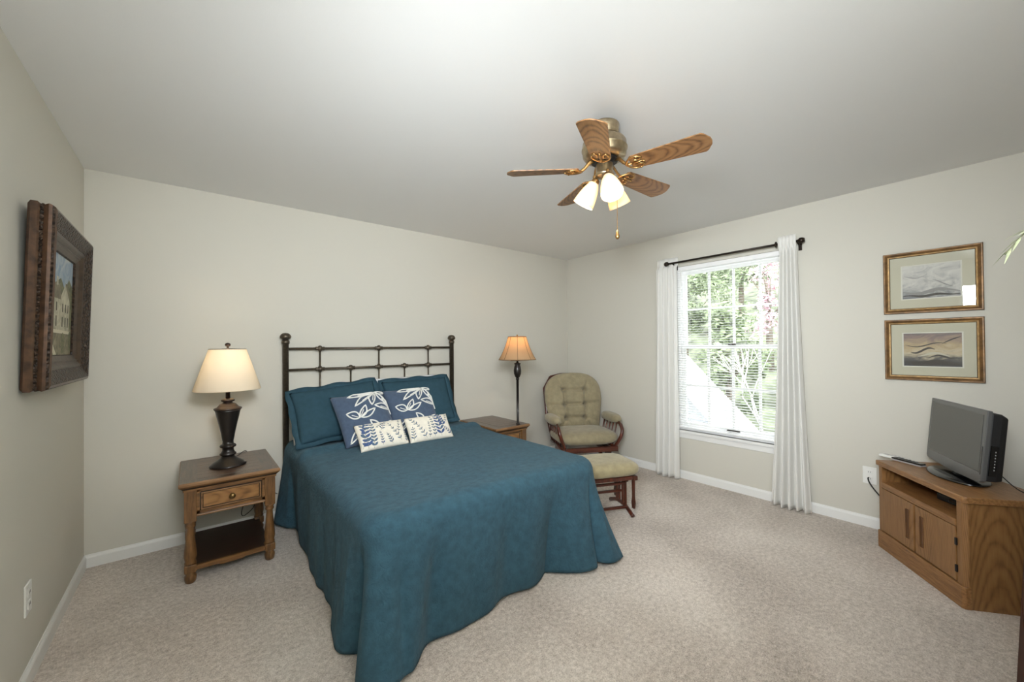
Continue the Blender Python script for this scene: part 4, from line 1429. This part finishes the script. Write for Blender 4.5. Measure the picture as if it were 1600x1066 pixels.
# ------------------------------------------------------------------ TV stand
tv_rot = math.radians(216.87)
ts = thing('tv_stand', 'oak television stand with two doors and open shelf by the right wall', 'tv stand', (4.2615, -3.727, 0), (0, 0, tv_rot))
hx, hy, ht = 0.352, 0.214, 0.62
b = MB()
cf = 0.02
b.prism([(-hx - 0.016, -hy - 0.01), (hx + 0.008, -hy - 0.01), (hx + 0.02, -hy + 0.004), (hx + 0.02, hy), (-hx - 0.016, hy)], ht - 0.036, ht)
b.build('top', M['oakx'], ts, bevel=0.006)
for s in (-1, 1):
    b = MB()
    x0, x1 = (hx - 0.018, hx) if s > 0 else (-hx, -hx + 0.018)
    b.box((x0, -hy + 0.02, 0.0), (x1, hy - 0.006, ht - 0.036))
    b.build('side_panel', M['oakside'], ts)
    b = MB()
    if s > 0:
        b.prism([(hx - 0.048, -hy + 0.002), (hx - 0.012, -hy + 0.002), (hx + 0.002, -hy + 0.02), (hx + 0.002, -hy + 0.03), (hx - 0.048, -hy + 0.03)], 0.12, ht - 0.036)
    else:
        b.prism([(-hx - 0.002, -hy + 0.002), (-hx + 0.03, -hy + 0.002), (-hx + 0.03, -hy + 0.03), (-hx - 0.002, -hy + 0.03)], 0.12, ht - 0.036)
    b.build('stile', M['oakz'], ts, bevel=0.003)
MB().box((-hx + 0.018, hy - 0.012, 0.04), (hx - 0.018, hy - 0.006, ht - 0.036)).build('back_panel', M['oakz'], ts)
b = MB()
b.box((-hx + 0.018, -hy + 0.006, 0.440), (hx - 0.018, hy - 0.012, 0.472))
b.box((-hx + 0.030, -hy - 0.002, 0.434), (hx - 0.048, -hy + 0.02, 0.474), bev=0.006)
b.build('shelf', M['oakx'], ts)
MB().box((-hx + 0.018, -hy + 0.03, 0.10), (hx - 0.018, hy - 0.012, 0.118)).build('bottom_panel', M['oakx'], ts)
b = MB()
b.prism([(-hx - 0.004, -hy - 0.008), (hx - 0.006, -hy - 0.008), (hx + 0.006, -hy + 0.004), (hx + 0.006, -hy + 0.03), (-hx - 0.004, -hy + 0.03)], 0.0, 0.122)
b.build('plinth', M['oakx'], ts, bevel=0.004)
dl, dr_ = -hx + 0.033, hx - 0.050
mid = (dl + dr_) / 2
MB().box((mid - 0.012, -hy + 0.008, 0.122), (mid + 0.012, -hy + 0.02, 0.436)).build('center_stile', M['oakdark'], ts)
for (xa, xb, hxp) in ((dl, mid - 0.008, mid - 0.060), (mid + 0.008, dr_, mid + 0.062)):
    b = MB()
    b.box((xa, -hy - 0.002, 0.130), (xb, -hy + 0.012, 0.430), bev=0.003)
    do = b.build('door', M['oakz'], ts)
    b = MB()
    b.frame([(0.014, 0.095, -0.0005), (0.011, 0.092, -0.006), (0.009, 0.090, -0.001)], mats=[0, 0])
    b.add([(-0.009, -0.001, -0.09), (0.009, -0.001, -0.09), (0.009, -0.001, 0.09), (-0.009, -0.001, 0.09)], [[0, 1, 2, 3]])
    ho = b.build('finger_pull', M['oakdark'], do)
    ho.location = (hxp, -hy - 0.002, 0.285)
    if xb == dr_:
        for zz in (0.20, 0.35):
            MB().box((xb - 0.004, -hy - 0.006, zz - 0.02), (xb + 0.008, -hy + 0.004, zz + 0.02), bev=0.002).build('hinge', M['tvmatte'], do)

# television
tvm = rz(204.23)
tv = thing('television', 'black flat screen television switched off on the oak stand', 'television', (4.30, -3.727, ht + 0.001), tvm)
tw, th = 0.62, 0.41
b = MB()
bow = []
tm = Matrix.Translation((0, 0, 0.255)) @ Matrix.Rotation(math.radians(-4.9), 4, 'X')
# front bezel with gently bowed lower edge
outl = [(-tw / 2, th / 2), (-tw / 2 - 0.002, 0), (-tw / 2, -th / 2 + 0.012)]
for k in range(9):
    u = -0.46 + 0.92 * k / 8
    outl.append((u * tw * 1.04, -th / 2 - 0.012 * math.cos(u * PI)))
outl += [(tw / 2, -th / 2 + 0.012), (tw / 2 + 0.002, 0), (tw / 2, th / 2)]
XZ = Matrix.Rotation(PI / 2, 4, 'X')
b.prism(outl, -0.010, 0.012, mat=XZ)
bz = b.build('bezel', M['bezel'], tv, bevel=0.004)
bz.matrix_local = tm
sc = MB().box((-tw / 2 + 0.03, -0.0135, -th / 2 + 0.062), (tw / 2 - 0.028, -0.0115, th / 2 - 0.026)).build('screen', M['screen'], bz)
b = MB()
b.box((-tw / 2 + 0.024, -0.013, -th / 2 + 0.056), (-tw / 2 + 0.031, -0.0112, th / 2 - 0.022))
b.box((tw / 2 - 0.020, -0.0132, -0.16), (tw / 2 - 0.010, -0.0115, 0.0), bev=0.0008)
b.box((-tw / 2 + 0.024, -0.013, -th / 2 + 0.055), (tw / 2 - 0.024, -0.0112, -th / 2 + 0.060))
b.build('screen_gasket', M['tvblack'], bz)
b = MB()
rear = [(-tw / 2 + 0.01, -th / 2 + 0.01), (tw / 2 - 0.01, -th / 2 + 0.01), (tw / 2 - 0.01, th / 2 - 0.012), (-tw / 2 + 0.01, th / 2 - 0.012)]
vs = []
for (sx_, sz_, y_, zo) in ((1, 1, 0.009, 0), (1, 0.985, 0.052, 0.0), (0.97, 0.92, 0.080, -0.006), (0.85, 0.74, 0.092, -0.01)):
    vs += [Vector((x * sx_, y_, z_ * sz_ + zo)) for x, z_ in rear]
fs = []
for i in range(3):
    fs += [[i * 4 + k, i * 4 + (k + 1) % 4, (i + 1) * 4 + (k + 1) % 4, (i + 1) * 4 + k] for k in range(4)]
fs += [[0, 1, 2, 3], [12, 13, 14, 15]]
b.add(vs, fs)
hs = b.build('rear_housing', M['tvmatte'], bz, bevel=0.008)
b = MB()
b.box((tw / 2 - 0.012, 0.018, -0.16), (tw / 2 - 0.007, 0.050, 0.01), bev=0.002)
b.build('side_panel', M['tvblack'], bz)
b = MB()
for k in range(7):
    b.box((tw / 2 - 0.008, 0.037, -0.128 + 0.017 * k), (tw / 2 - 0.0060, 0.0405, -0.121 + 0.017 * k))
b.build('button', M['silver'], bz)
b = MB()
b.lathe([(0.001, 0), (0.165, 0.0), (0.170, 0.006), (0.160, 0.014), (0.06, 0.022), (0.001, 0.024)], (0, 0, 0), 48, mat=Matrix.Diagonal((1.25, 0.72, 1, 1)))
b.build('stand_base', M['tvblack'], tv)
b = MB()
b.lathe([(0.05, 0.018), (0.046, 0.03), (0.044, 0.075)], (0, 0.02, 0), 24, mat=Matrix.Diagonal((1.3, 0.7, 1, 1)))
b.build('stand_neck', M['tvblack'], tv)
b = MB()
b.tube(catmull([(0.20, 0.085, 0.10), (0.27, 0.13, 0.03), (0.34, 0.17, 0.012), (0.36, 0.195, 0.005), (0.33, 0.205, 0.005)], 6), 0.003, 6)
b.build('power_cord', M['cord'], tv)

# things on and in the stand
rm = thing('remote_control', 'white remote control lying at the back corner of the oak stand', 'remote', (4.555, -3.412, ht), rz(248))
MB().box((-0.085, -0.022, 0), (0.085, 0.022, 0.018), bev=0.005).build('body', M['whiteplastic'], rm)
b = MB()
for i in range(6):
    for j in range(3):
        b.box((-0.06 + i * 0.02, -0.013 + j * 0.011, 0.0175), (-0.05 + i * 0.02, -0.007 + j * 0.011, 0.0195))
b.build('keypad', M['silver'], rm)
rm2 = thing('remote_control', 'black remote control with silver edge lying beside the white one', 'remote', (4.468, -3.492, ht), rz(238))
MB().box((-0.095, -0.024, 0), (0.095, 0.024, 0.010), bev=0.004).build('body', M['silver'], rm2)
b = MB()
b.box((-0.093, -0.022, 0.010), (0.093, 0.022, 0.021), bev=0.005)
b.build('face', M['tvblack'], rm2)
b = MB()
for i in range(6):
    for j in range(3):
        b.box((-0.07 + i * 0.022, -0.014 + j * 0.012, 0.0205), (-0.059 + i * 0.022, -0.007 + j * 0.012, 0.0222))
b.build('keypad', M['outletdark'], rm2)
mp_loc = Matrix.Translation((4.2615, -3.727, 0)) @ rz(216.87)
p = mp_loc @ Vector((0.09, 0.03, 0.472))
dv = thing('media_player', 'black media box lying in the open shelf of the oak stand', 'media player', p, rz(216.87 + 8))
MB().box((-0.13, -0.10, 0.004), (0.13, 0.10, 0.045), bev=0.006).build('body', M['tvmatte'], dv)
for sx_ in (-1, 1):
    for sy_ in (-1, 1):
        MB().lathe([(0.010, 0), (0.010, 0.005)], (sx_ * 0.10, sy_ * 0.075, 0), 10).build('foot', M['tvblack'], dv)
MB().box((-0.05, -0.102, 0.016), (0.09, -0.0995, 0.030)).build('display', M['tvblack'], dv)
p = mp_loc @ Vector((-0.09, 0.09, 0.472))
cb = tag(MB().tube(catmull([p + Vector((0.05 * math.cos(a) * (1 - .03 * a), 0.035 * math.sin(a), 0.006 + 0.002 * a)) for a in [k * 0.7 for k in range(28)]], 3), 0.0032, 6).build('cable_coil', M['cord']),
         'coil of black cable lying on the shelf of the oak stand', 'cable')


# ------------------------------------------------------------------ outlets
def outlet(label, loc, rot):
    t = thing('wall_outlet', label, 'outlet', loc, rot)
    MB().box((-0.042, -0.007, -0.067), (0.042, 0.0, 0.067), bev=0.003).build('cover_plate', M['whiteplastic'], t)
    for s in (-1, 1):
        r = MB().box((-0.019, -0.0095, s * 0.026 - 0.017), (0.019, -0.006, s * 0.026 + 0.017), bev=0.003).build('receptacle', M['whiteplastic'], t)
        b = MB()
        for x in (-0.007, 0.007):
            b.box((x - 0.0012, -0.0102, s * 0.026 - 0.004), (x + 0.0012, -0.009, s * 0.026 + 0.008))
        b.build('slot', M['outletdark'], r)
    return t


outlet('white duplex outlet low on the left wall', (0.0005, -1.20, 0.383), rz(90))
outlet('white outlet on the right wall with black plug in it', (W - 0.0005, -3.243, 0.412), rz(-90))
pc2 = tag(MB().tube(catmull([(W - 0.012, -3.238, 0.395), (W - 0.035, -3.238, 0.392), (W - 0.045, -3.25, 0.36), (W - 0.05, -3.29, 0.30), (W - 0.045, -3.36, 0.22), (W - 0.04, -3.5, 0.12), (W - 0.04, -3.62, 0.03)], 6), 0.0045, 8).build('power_cord', M['cord']),
          'black power cord running from right wall outlet behind the oak stand', 'cord')


# ------------------------------------------------------------------ framed prints on the right wall
def framed_print(label, yc, zc, w, h, pmat, shapes):
    t = thing('framed_print', label, 'picture', (W - 0.001, yc, zc), rz(-90), group='gold framed prints')
    # local: x -> towards -y of room, facing -y local = -x world
    hw_, hh_ = w / 2, h / 2
    rings = [(hw_, hh_, 0), (hw_, hh_, -0.018), (hw_ - 0.004, hh_ - 0.004, -0.024), (hw_ - 0.010, hh_ - 0.010, -0.024), (hw_ - 0.024, hh_ - 0.024, -0.016), (hw_ - 0.027, hh_ - 0.027, -0.020), (hw_ - 0.034, hh_ - 0.034, -0.018),
             (hw_ - 0.038, hh_ - 0.038, -0.010)]
    MB().frame(rings, mats=[0, 0, 0, 0, 1, 1, 0]).build('frame', [M['gold'], M['goldhi']], t)
    mw, mh = hw_ - 0.036, hh_ - 0.036
    pw, ph = 0.146, 0.121
    b = MB()
    b.frame([(mw, mh, -0.008), (pw + 0.008, ph + 0.008, -0.008), (pw, ph, -0.0065)], mats=[0, 1])
    b.build('mat_board', [M['mat'], M['paper']], t)
    b = MB()
    b.add([(-pw, -0.0062, -ph), (pw, -0.0062, -ph), (pw, -0.0062, ph), (-pw, -0.0062, ph)], [[0, 1, 2, 3]], 0)
    for mi, poly in shapes:
        b.add([(x * pw, -0.0066, z_ * ph) for x, z_ in poly], [list(range(len(poly)))], mi)
    b.build('artwork', [pmat, M['ink'], M['inksoft'], M['lightp']], t)
    MB().box((-mw, -0.0112, -mh), (mw, -0.0095, mh)).build('glass', M['picglass'], t)
    return t


def band(y0, amp, f, ph_, th_, x0=-0.98, x1=0.98, n=24):
    top, bot = [], []
    for k in range(n + 1):
        x = x0 + (x1 - x0) * k / n
        c = y0 + amp * math.sin(f * x + ph_)
        w = th_ * (0.25 + 0.75 * math.sin(PI * k / n))
        top.append((x, max(-.97, min(.97, c + w))))
        bot.append((x, max(-.97, min(.97, c - w))))
    return bot + top[::-1]


framed_print('gold framed pale print hanging above its darker companion', -3.595, 1.918, 0.502, 0.461, M['printA'],
             [(2, band(-0.62, 0.10, 4, 0.3, 0.10)), (2, band(0.35, 0.10, 5, 1.0, 0.025, -0.95, -0.2)), (2, band(-0.15, 0.3, 3, 2.0, 0.04, 0.1, 0.75)), (1, band(-0.85, 0.04, 6, 0, 0.07))])
framed_print('gold framed dark dusk toned print hanging below the pale one', -3.596, 1.4145, 0.500, 0.456, M['printB'],
             [(1, band(-0.80, 0.05, 5, 0.4, 0.17)), (1, band(0.30, 0.12, 4, 0.6, 0.035, -0.95, 0.5)), (1, band(-0.05, 0.15, 6, 2.0, 0.07, -0.75, 0.1)), (3, band(-0.30, 0.10, 5, 1.0, 0.07, -0.5, 0.6)),
              (1, band(-0.42, 0.08, 7, 0.0, 0.05, -0.2, 0.85)), (1, band(0.45, 0.35, 2.2, -1.0, 0.04, 0.35, 0.97))])

# ------------------------------------------------------------------ oil painting on the left wall
pm = Matrix.Translation((0.004, -0.895, 1.292)) @ rz(90) @ Matrix.Rotation(math.radians(1.5), 4, 'X')
op = thing('oil_painting', 'oil painting of white houses in a deep carved brown frame, left wall', 'picture')
op.matrix_world = pm
pw, ph = 0.43, 0.407
b = MB()
rings = [(pw - 0.012, ph - 0.012, 0), (pw, ph, -0.010), (pw, ph, -0.030), (pw - 0.006, ph - 0.006, -0.036), (pw - 0.010, ph - 0.010, -0.046), (pw - 0.006, ph - 0.006, -0.054), (pw - 0.002, ph - 0.002, -0.062), (pw - 0.006, ph - 0.006, -0.072),
         (pw - 0.012, ph - 0.012, -0.080), (pw - 0.024, ph - 0.024, -0.084), (pw - 0.04, ph - 0.04, -0.080), (pw - 0.085, ph - 0.085, -0.058), (pw - 0.094, ph - 0.094, -0.061), (pw - 0.102, ph - 0.102, -0.058), (pw - 0.115, ph - 0.115, -0.048), (pw - 0.122, ph - 0.122, -0.050),
         (pw - 0.128, ph - 0.128, -0.045), (pw - 0.150, ph - 0.150, -0.036), (pw - 0.154, ph - 0.154, -0.024)]
mats = [0, 0, 0, 1, 0, 0, 0, 1, 0, 1, 1, 2, 2, 2, 2, 2, 2, 1]
b.frame(rings, mats=mats, smooth=False)
# beaded row on the outer side
for k in range(34):
    z_ = -ph + 0.02 + (2 * ph - 0.04) * k / 33
    b.ball((-pw + 0.007, -0.042, z_), 0.006, 8, 1)
    b.ball((pw - 0.007, -0.042, z_), 0.006, 8, 1)
    x_ = -pw + 0.02 + (2 * pw - 0.04) * k / 33
    b.ball((x_, -0.042, ph - 0.007), 0.006, 8, 1)
    b.ball((x_, -0.042, -ph + 0.007), 0.006, 8, 1)
fo = b.build('frame', [M['frame_brown'], M['carved'], M['frame_dark']], op, weld=True)
fo.location = (0, 0, ph)
cw, ch = pw - 0.150, ph - 0.150
b = MB()


def quad(mi, pts, y=-0.0262):
    b.add([(x * cw, y, z_ * ch) for x, z_ in pts], [list(range(len(pts)))], mi)


quad(0, [(-1, -1), (1, -1), (1, 1), (-1, 1)], -0.026)
quad(3, [(-1, -1), (1, -1), (1, -0.45), (-1, -0.45)], -0.0262)
quad(4, [(-1, -0.45), (1, -0.45), (1, 0.45), (0.7, 0.6), (0.4, 0.35), (0.1, 0.55), (-0.3, 0.4), (-0.6, 0.6), (-1, 0.4)], -0.0262)
quad(1, [(-0.75, -0.5), (0.15, -0.5), (0.15, 0.15), (-0.75, 0.15)], -0.0265)
quad(2, [(-0.82, 0.12), (0.2, 0.12), (0.05, 0.42), (-0.62, 0.42)], -0.0266)
quad(1, [(0.15, -0.5), (0.8, -0.5), (0.8, 0.2), (0.48, 0.5), (0.15, 0.2)], -0.0267)
quad(2, [(0.42, 0.48), (0.54, 0.48), (0.88, 0.14), (0.8, 0.12)], -0.0268)
quad(1, [(-0.2, 0.38), (-0.08, 0.38), (-0.08, 0.55), (-0.2, 0.55)], -0.0268)
for x in (-0.62, -0.4, -0.15, 0.28, 0.5, 0.68):
    quad(5, [(x - 0.035, -0.12), (x + 0.035, -0.12), (x + 0.035, 0.05), (x - 0.035, 0.05)], -0.0269)
    quad(5, [(x - 0.035, -0.42), (x + 0.035, -0.42), (x + 0.035, -0.22), (x - 0.035, -0.22)], -0.0269)
quad(6, [(-0.95, -0.48), (1, -0.5), (1, -0.56), (-0.95, -0.55)], -0.0269)
quad(6, [(-0.7, -0.6), (-0.55, -0.6), (-0.05, -0.98), (-0.25, -0.98)], -0.0268)
for (x, z_) in ((-0.9, 0.2), (0.92, 0.1), (0.9, -0.7), (0.35, -0.75)):
    quad(4, [(x + 0.13 * math.cos(a) * (1 + 0.2 * math.sin(3 * a)) if abs(x + 0.13 * math.cos(a)) < 0.85 else math.copysign(0.99, x) , z_ + 0.22 * math.sin(a)) for a in [2 * PI * k / 12 for k in range(12)]], -0.02695)
co_ = b.build('canvas', [M['skyp'], M['housep'], M['roofp'], M['streetp'], M['treep'], M['darkp'], M['lightp']], op, weld=False)
co_.location = (0, 0, ph)

# ------------------------------------------------------------------ dresser edge and plant at the right edge of the frame
ds = thing('dresser', 'dark red wooden dresser edge at the far right of the photo', 'dresser', (2.75, -4.18, 0))
b = MB()
b.add([(-0.55, 0.25, 0), (0.55, 0.25, 0), (0.55, -0.25, 0), (-0.55, -0.25, 0), (-0.55, 0.200, 1.08), (0.55, 0.200, 1.08), (0.55, -0.25, 1.08), (-0.55, -0.25, 1.08)],
      [[0, 1, 2, 3], [4, 5, 6, 7], [0, 1, 5, 4], [1, 2, 6, 5], [2, 3, 7, 6], [3, 0, 4, 7]])
b.build('body', M['mahogany'], ds, bevel=0.004)
MB().box((-0.57, -0.255, 1.08), (0.565, 0.204, 1.105), bev=0.006).build('top', M['mahogany'], ds)
for k in range(3):
    z0 = 0.10 + k * 0.32
    y = 0.25 - 0.0463 * (z0 + 0.29)
    for xa, xb in ((-0.52, -0.01), (0.01, 0.52)):
        d_ = MB().box((xa, y - 0.02, z0), (xb, y + 0.003, z0 + 0.29), bev=0.003).build('drawer', M['mahogany'], ds)
vp = thing('potted_plant', 'pale green leafy sprig leaning in at the upper right edge', 'plant', (2.72, -4.16, 1.105))
MB().lathe([(0.05, 0), (0.06, 0.004), (0.085, 0.08), (0.08, 0.16), (0.05, 0.22), (0.045, 0.25), (0.055, 0.265)], (0, 0, 0), 28).build('vase', M['ceramic'], vp)
ends = [(-0.12, 0.246, 0.645), (0.02, 0.16, 0.85), (-0.25, 0.10, 0.75), (0.22, 0.05, 0.78), (0.30, -0.10, 0.62), (-0.28, -0.08, 0.66), (0.05, -0.12, 0.9), (-0.02, 0.18, 0.70)]
for i, e in enumerate(ends):
    e = Vector(e)
    mid1 = Vector((e.x * 0.25, e.y * 0.22, 0.45))
    mid2 = Vector((e.x * 0.62, e.y * 0.66, e.z + 0.08))
    pts = catmull([(0, 0, 0.2), mid1, mid2, e], 8)
    b = MB()
    b.tube(pts, 0.0022, 5)
    st = b.build('stem', M['leafdark'], vp)
    lf = MB()
    for k in range(8, len(pts) - 1, 2):
        q = pts[k]
        tdir = (pts[k + 1] - pts[k - 1]).normalized()
        for s in (-1, 1):
            sd = tdir.cross(Vector((0, 0, 1))).normalized() * s
            ld = (tdir * 0.8 + sd * 0.35).normalized()
            wv = ld.cross(Vector((0, 0, 1))).normalized() * 0.0045
            ln = 0.07
            if i == 0 or q.y < 0.17:
                lf.add([q, q + ld * ln * 0.4 + wv, q + ld * ln + Vector((0, 0, -0.006)), q + ld * ln * 0.4 - wv, q + ld * ln * 0.4 + Vector((0, 0, 0.003))], [[0, 1, 4], [1, 2, 4], [2, 3, 4], [3, 0, 4]], 0, True)
    lf.build('foliage', M['leaf'], st)

# ------------------------------------------------------------------ outdoors, seen through the blind
hill = MB()


def hz(x, y):
    return -2.9 + 0.50 * max(0, x - 9.2) + 0.25 * math.sin(y * 0.35) + 0.15 * math.sin(x * 0.8 + y)


hill.grid(lambda u, v: Vector((W + 0.6 + u * 34, -22 + v * 44, hz(W + 0.6 + u * 34, -22 + v * 44))), 40, 40)
ho_ = hill.build('hillside', M['lawn'])
struct(ho_)

nh = thing('neighbor_house', 'white sided gable of the neighboring wing outside the window', 'house', (8.0, 2.0, -2.9))
# gable wall facing the window; rake falls at 45 degrees towards -y
SL = 1.03
yb = 3.9
ap = 2.9 + 1.015 + 2.0 * SL
vs = [(0, -yb, ap - yb * SL), (0, 0, ap), (0, yb, ap - yb * SL), (0, yb, 0), (0, -yb, 0)]
b = MB()
b.add(vs, [[0, 1, 2, 3, 4]], 0)
b.add([(0.5, y, z_) for _, y, z_ in vs], [[0, 1, 2, 3, 4]], 0)
b.add([(0, -yb, 0), (0.5, -yb, 0), (0.5, -yb, ap - yb * SL), (0, -yb, ap - yb * SL), (0, yb, 0), (0.5, yb, 0), (0.5, yb, ap - yb * SL), (0, yb, ap - yb * SL)], [[0, 1, 2, 3], [4, 5, 6, 7]], 0)
# lap siding courses
zz = 0.1
while zz < ap - 0.3:
    hwid = min(yb, (ap - zz) / SL) - 0.02
    hw2 = min(yb, (ap - zz - 0.15) / SL) - 0.02
    if hw2 > 0:
        b.add([(-0.022, -hwid, zz), (-0.022, hwid, zz), (-0.004, hw2, zz + 0.15), (-0.004, -hw2, zz + 0.15), (0, -hwid, zz), (0, hwid, zz)], [[0, 1, 2, 3], [0, 1, 5, 4]], 0)
    zz += 0.15
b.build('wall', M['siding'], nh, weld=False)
for s in (-1, 1):
    b = MB()
    n_ = Vector((0, s * SL, 1)).normalized()
    p0, p1 = Vector((0, 0, ap)), Vector((0, s * yb * 1.04, ap - yb * 1.04 * SL))
    for (x0, x1, w0, w1) in ((-0.10, 0.0, -0.26, 0.02), (-0.13, 0.0, -0.06, 0.03)):
        vv = []
        for q in (p0, p1):
            for x in (x0, x1):
                for w in (w0, w1):
                    vv.append(q + Vector((x, 0, 0)) + n_ * w)
        b.add(vv, [[0, 1, 3, 2], [4, 5, 7, 6], [0, 1, 5, 4], [2, 3, 7, 6], [0, 2, 6, 4], [1, 3, 7, 5]])
    b.build('rake_board', M['rake'], nh, weld=False)
    b = MB()
    q0, q1 = p0 + n_ * 0.03, p1 + n_ * 0.03
    b.add([q0 + Vector((-0.12, 0, 0)), q1 + Vector((-0.12, 0, 0)), q1 + Vector((0.5, 0, 0)), q0 + Vector((0.5, 0, 0)),
           q0 + Vector((-0.12, 0, 0)) + n_ * 0.04, q1 + Vector((-0.12, 0, 0)) + n_ * 0.04, q1 + Vector((0.5, 0, 0)) + n_ * 0.04, q0 + Vector((0.5, 0, 0)) + n_ * 0.04],
          [[0, 1, 2, 3], [4, 5, 6, 7], [0, 1, 5, 4], [1, 2, 6, 5], [2, 3, 7, 6], [3, 0, 4, 7]])
    b.build('roof', M['roofing'], nh)


def tree(label, x, y, h, r, mat, n, seed, group='trees beyond the window'):
    rnd = random.Random(seed)
    z0 = hz(x, y)
    t = thing('tree', label, 'tree', (x, y, z0), group=group)
    b = MB()
    b.tube([(0, 0, -0.1), (0.05, 0.03, h * 0.35), (0, 0.08, h * 0.75)], [0.13, 0.10, 0.04], 8)
    for k in range(6):
        a = rnd.uniform(0, 2 * PI)
        s = h * rnd.uniform(0.3, 0.6)
        b.tube([(0.04, 0.03, s), (r * 0.4 * math.cos(a), r * 0.4 * math.sin(a), s + h * 0.15), (r * 0.8 * math.cos(a), r * 0.8 * math.sin(a), s + h * 0.28)], [0.05, 0.03, 0.01], 6)
    b.build('trunk', M['bark'], t)
    b = MB()
    clumps = [(Vector((rnd.gauss(0, r * 0.45), rnd.gauss(0, r * 0.45), h * rnd.uniform(0.3, 0.95))), r * rnd.uniform(0.3, 0.55)) for _ in range(16)]
    for _ in range(n):
        c, cr = rnd.choice(clumps)
        d = Vector((rnd.gauss(0, 1), rnd.gauss(0, 1), rnd.gauss(0, 1))).normalized() * cr * rnd.random() ** 0.4
        q = c + d
        s = rnd.uniform(0.06, 0.13)
        e1 = Vector((rnd.gauss(0, 1), rnd.gauss(0, 1), rnd.gauss(0, 1))).normalized()
        e2 = e1.orthogonal().normalized()
        b.add([q - e1 * s, q + e2 * s * 0.5, q + e1 * s, q - e2 * s * 0.5], [[0, 1, 2, 3]])
    b.build('foliage', mat, t, weld=False)
    return t


G = 'leafy green tree on the hillside outside the window'
for i, (x, y, h, r, mt, n) in enumerate([(12.3, -1.75, 4.2, 0.9, 'foliage2', 2600), (12.3, 0.85, 3.9, 0.9, 'foliage', 2600), (12.3, 3.4, 4.4, 0.9, 'foliage2', 2600), (15.8, 3.9, 4.6, 1.2, 'foliage', 3200),
                                         (15.8, 7.2, 4.8, 1.2, 'foliage2', 3000), (20.0, -0.4, 5.0, 1.5, 'foliage', 3200), (20.0, 3.4, 5.2, 1.4, 'foliage2', 3600), (20.0, 7.6, 5.2, 1.5, 'foliage', 3200)]):
    tree(G, x, y, h, r, M[mt], n, 20 + i)
tree('pink flowering tree on the hillside outside the window, upper right', 15.8, 0.95, 3.9, 0.75, M['blossom'], 560, 77, None)
bt = thing('bare_shrub', 'pale bare branching shrub just outside the window', 'shrub', (9.35, -1.0, hz(9.35, -1.0)))
rnd = random.Random(4)
b = MB()


def branch(p, d, ln, r, dep):
    q = p + d * ln
    m_ = p + d * ln * 0.5 + Vector((rnd.gauss(0, .03), rnd.gauss(0, .03), 0)) * ln
    b.tube([p, m_, q], [r, r * 0.85, r * 0.65], 6)
    if dep:
        for _ in range(3):
            nd = (d + Vector((rnd.gauss(0, .35), rnd.gauss(0, .35), rnd.gauss(0.05, .2)))).normalized()
            branch(q, nd, ln * 0.72, r * 0.62, dep - 1)


branch(Vector((0, 0, -0.05)), Vector((0, -0.05, 1)).normalized(), 1.55, 0.045, 4)
b.build('branches', M['palebark'], bt)
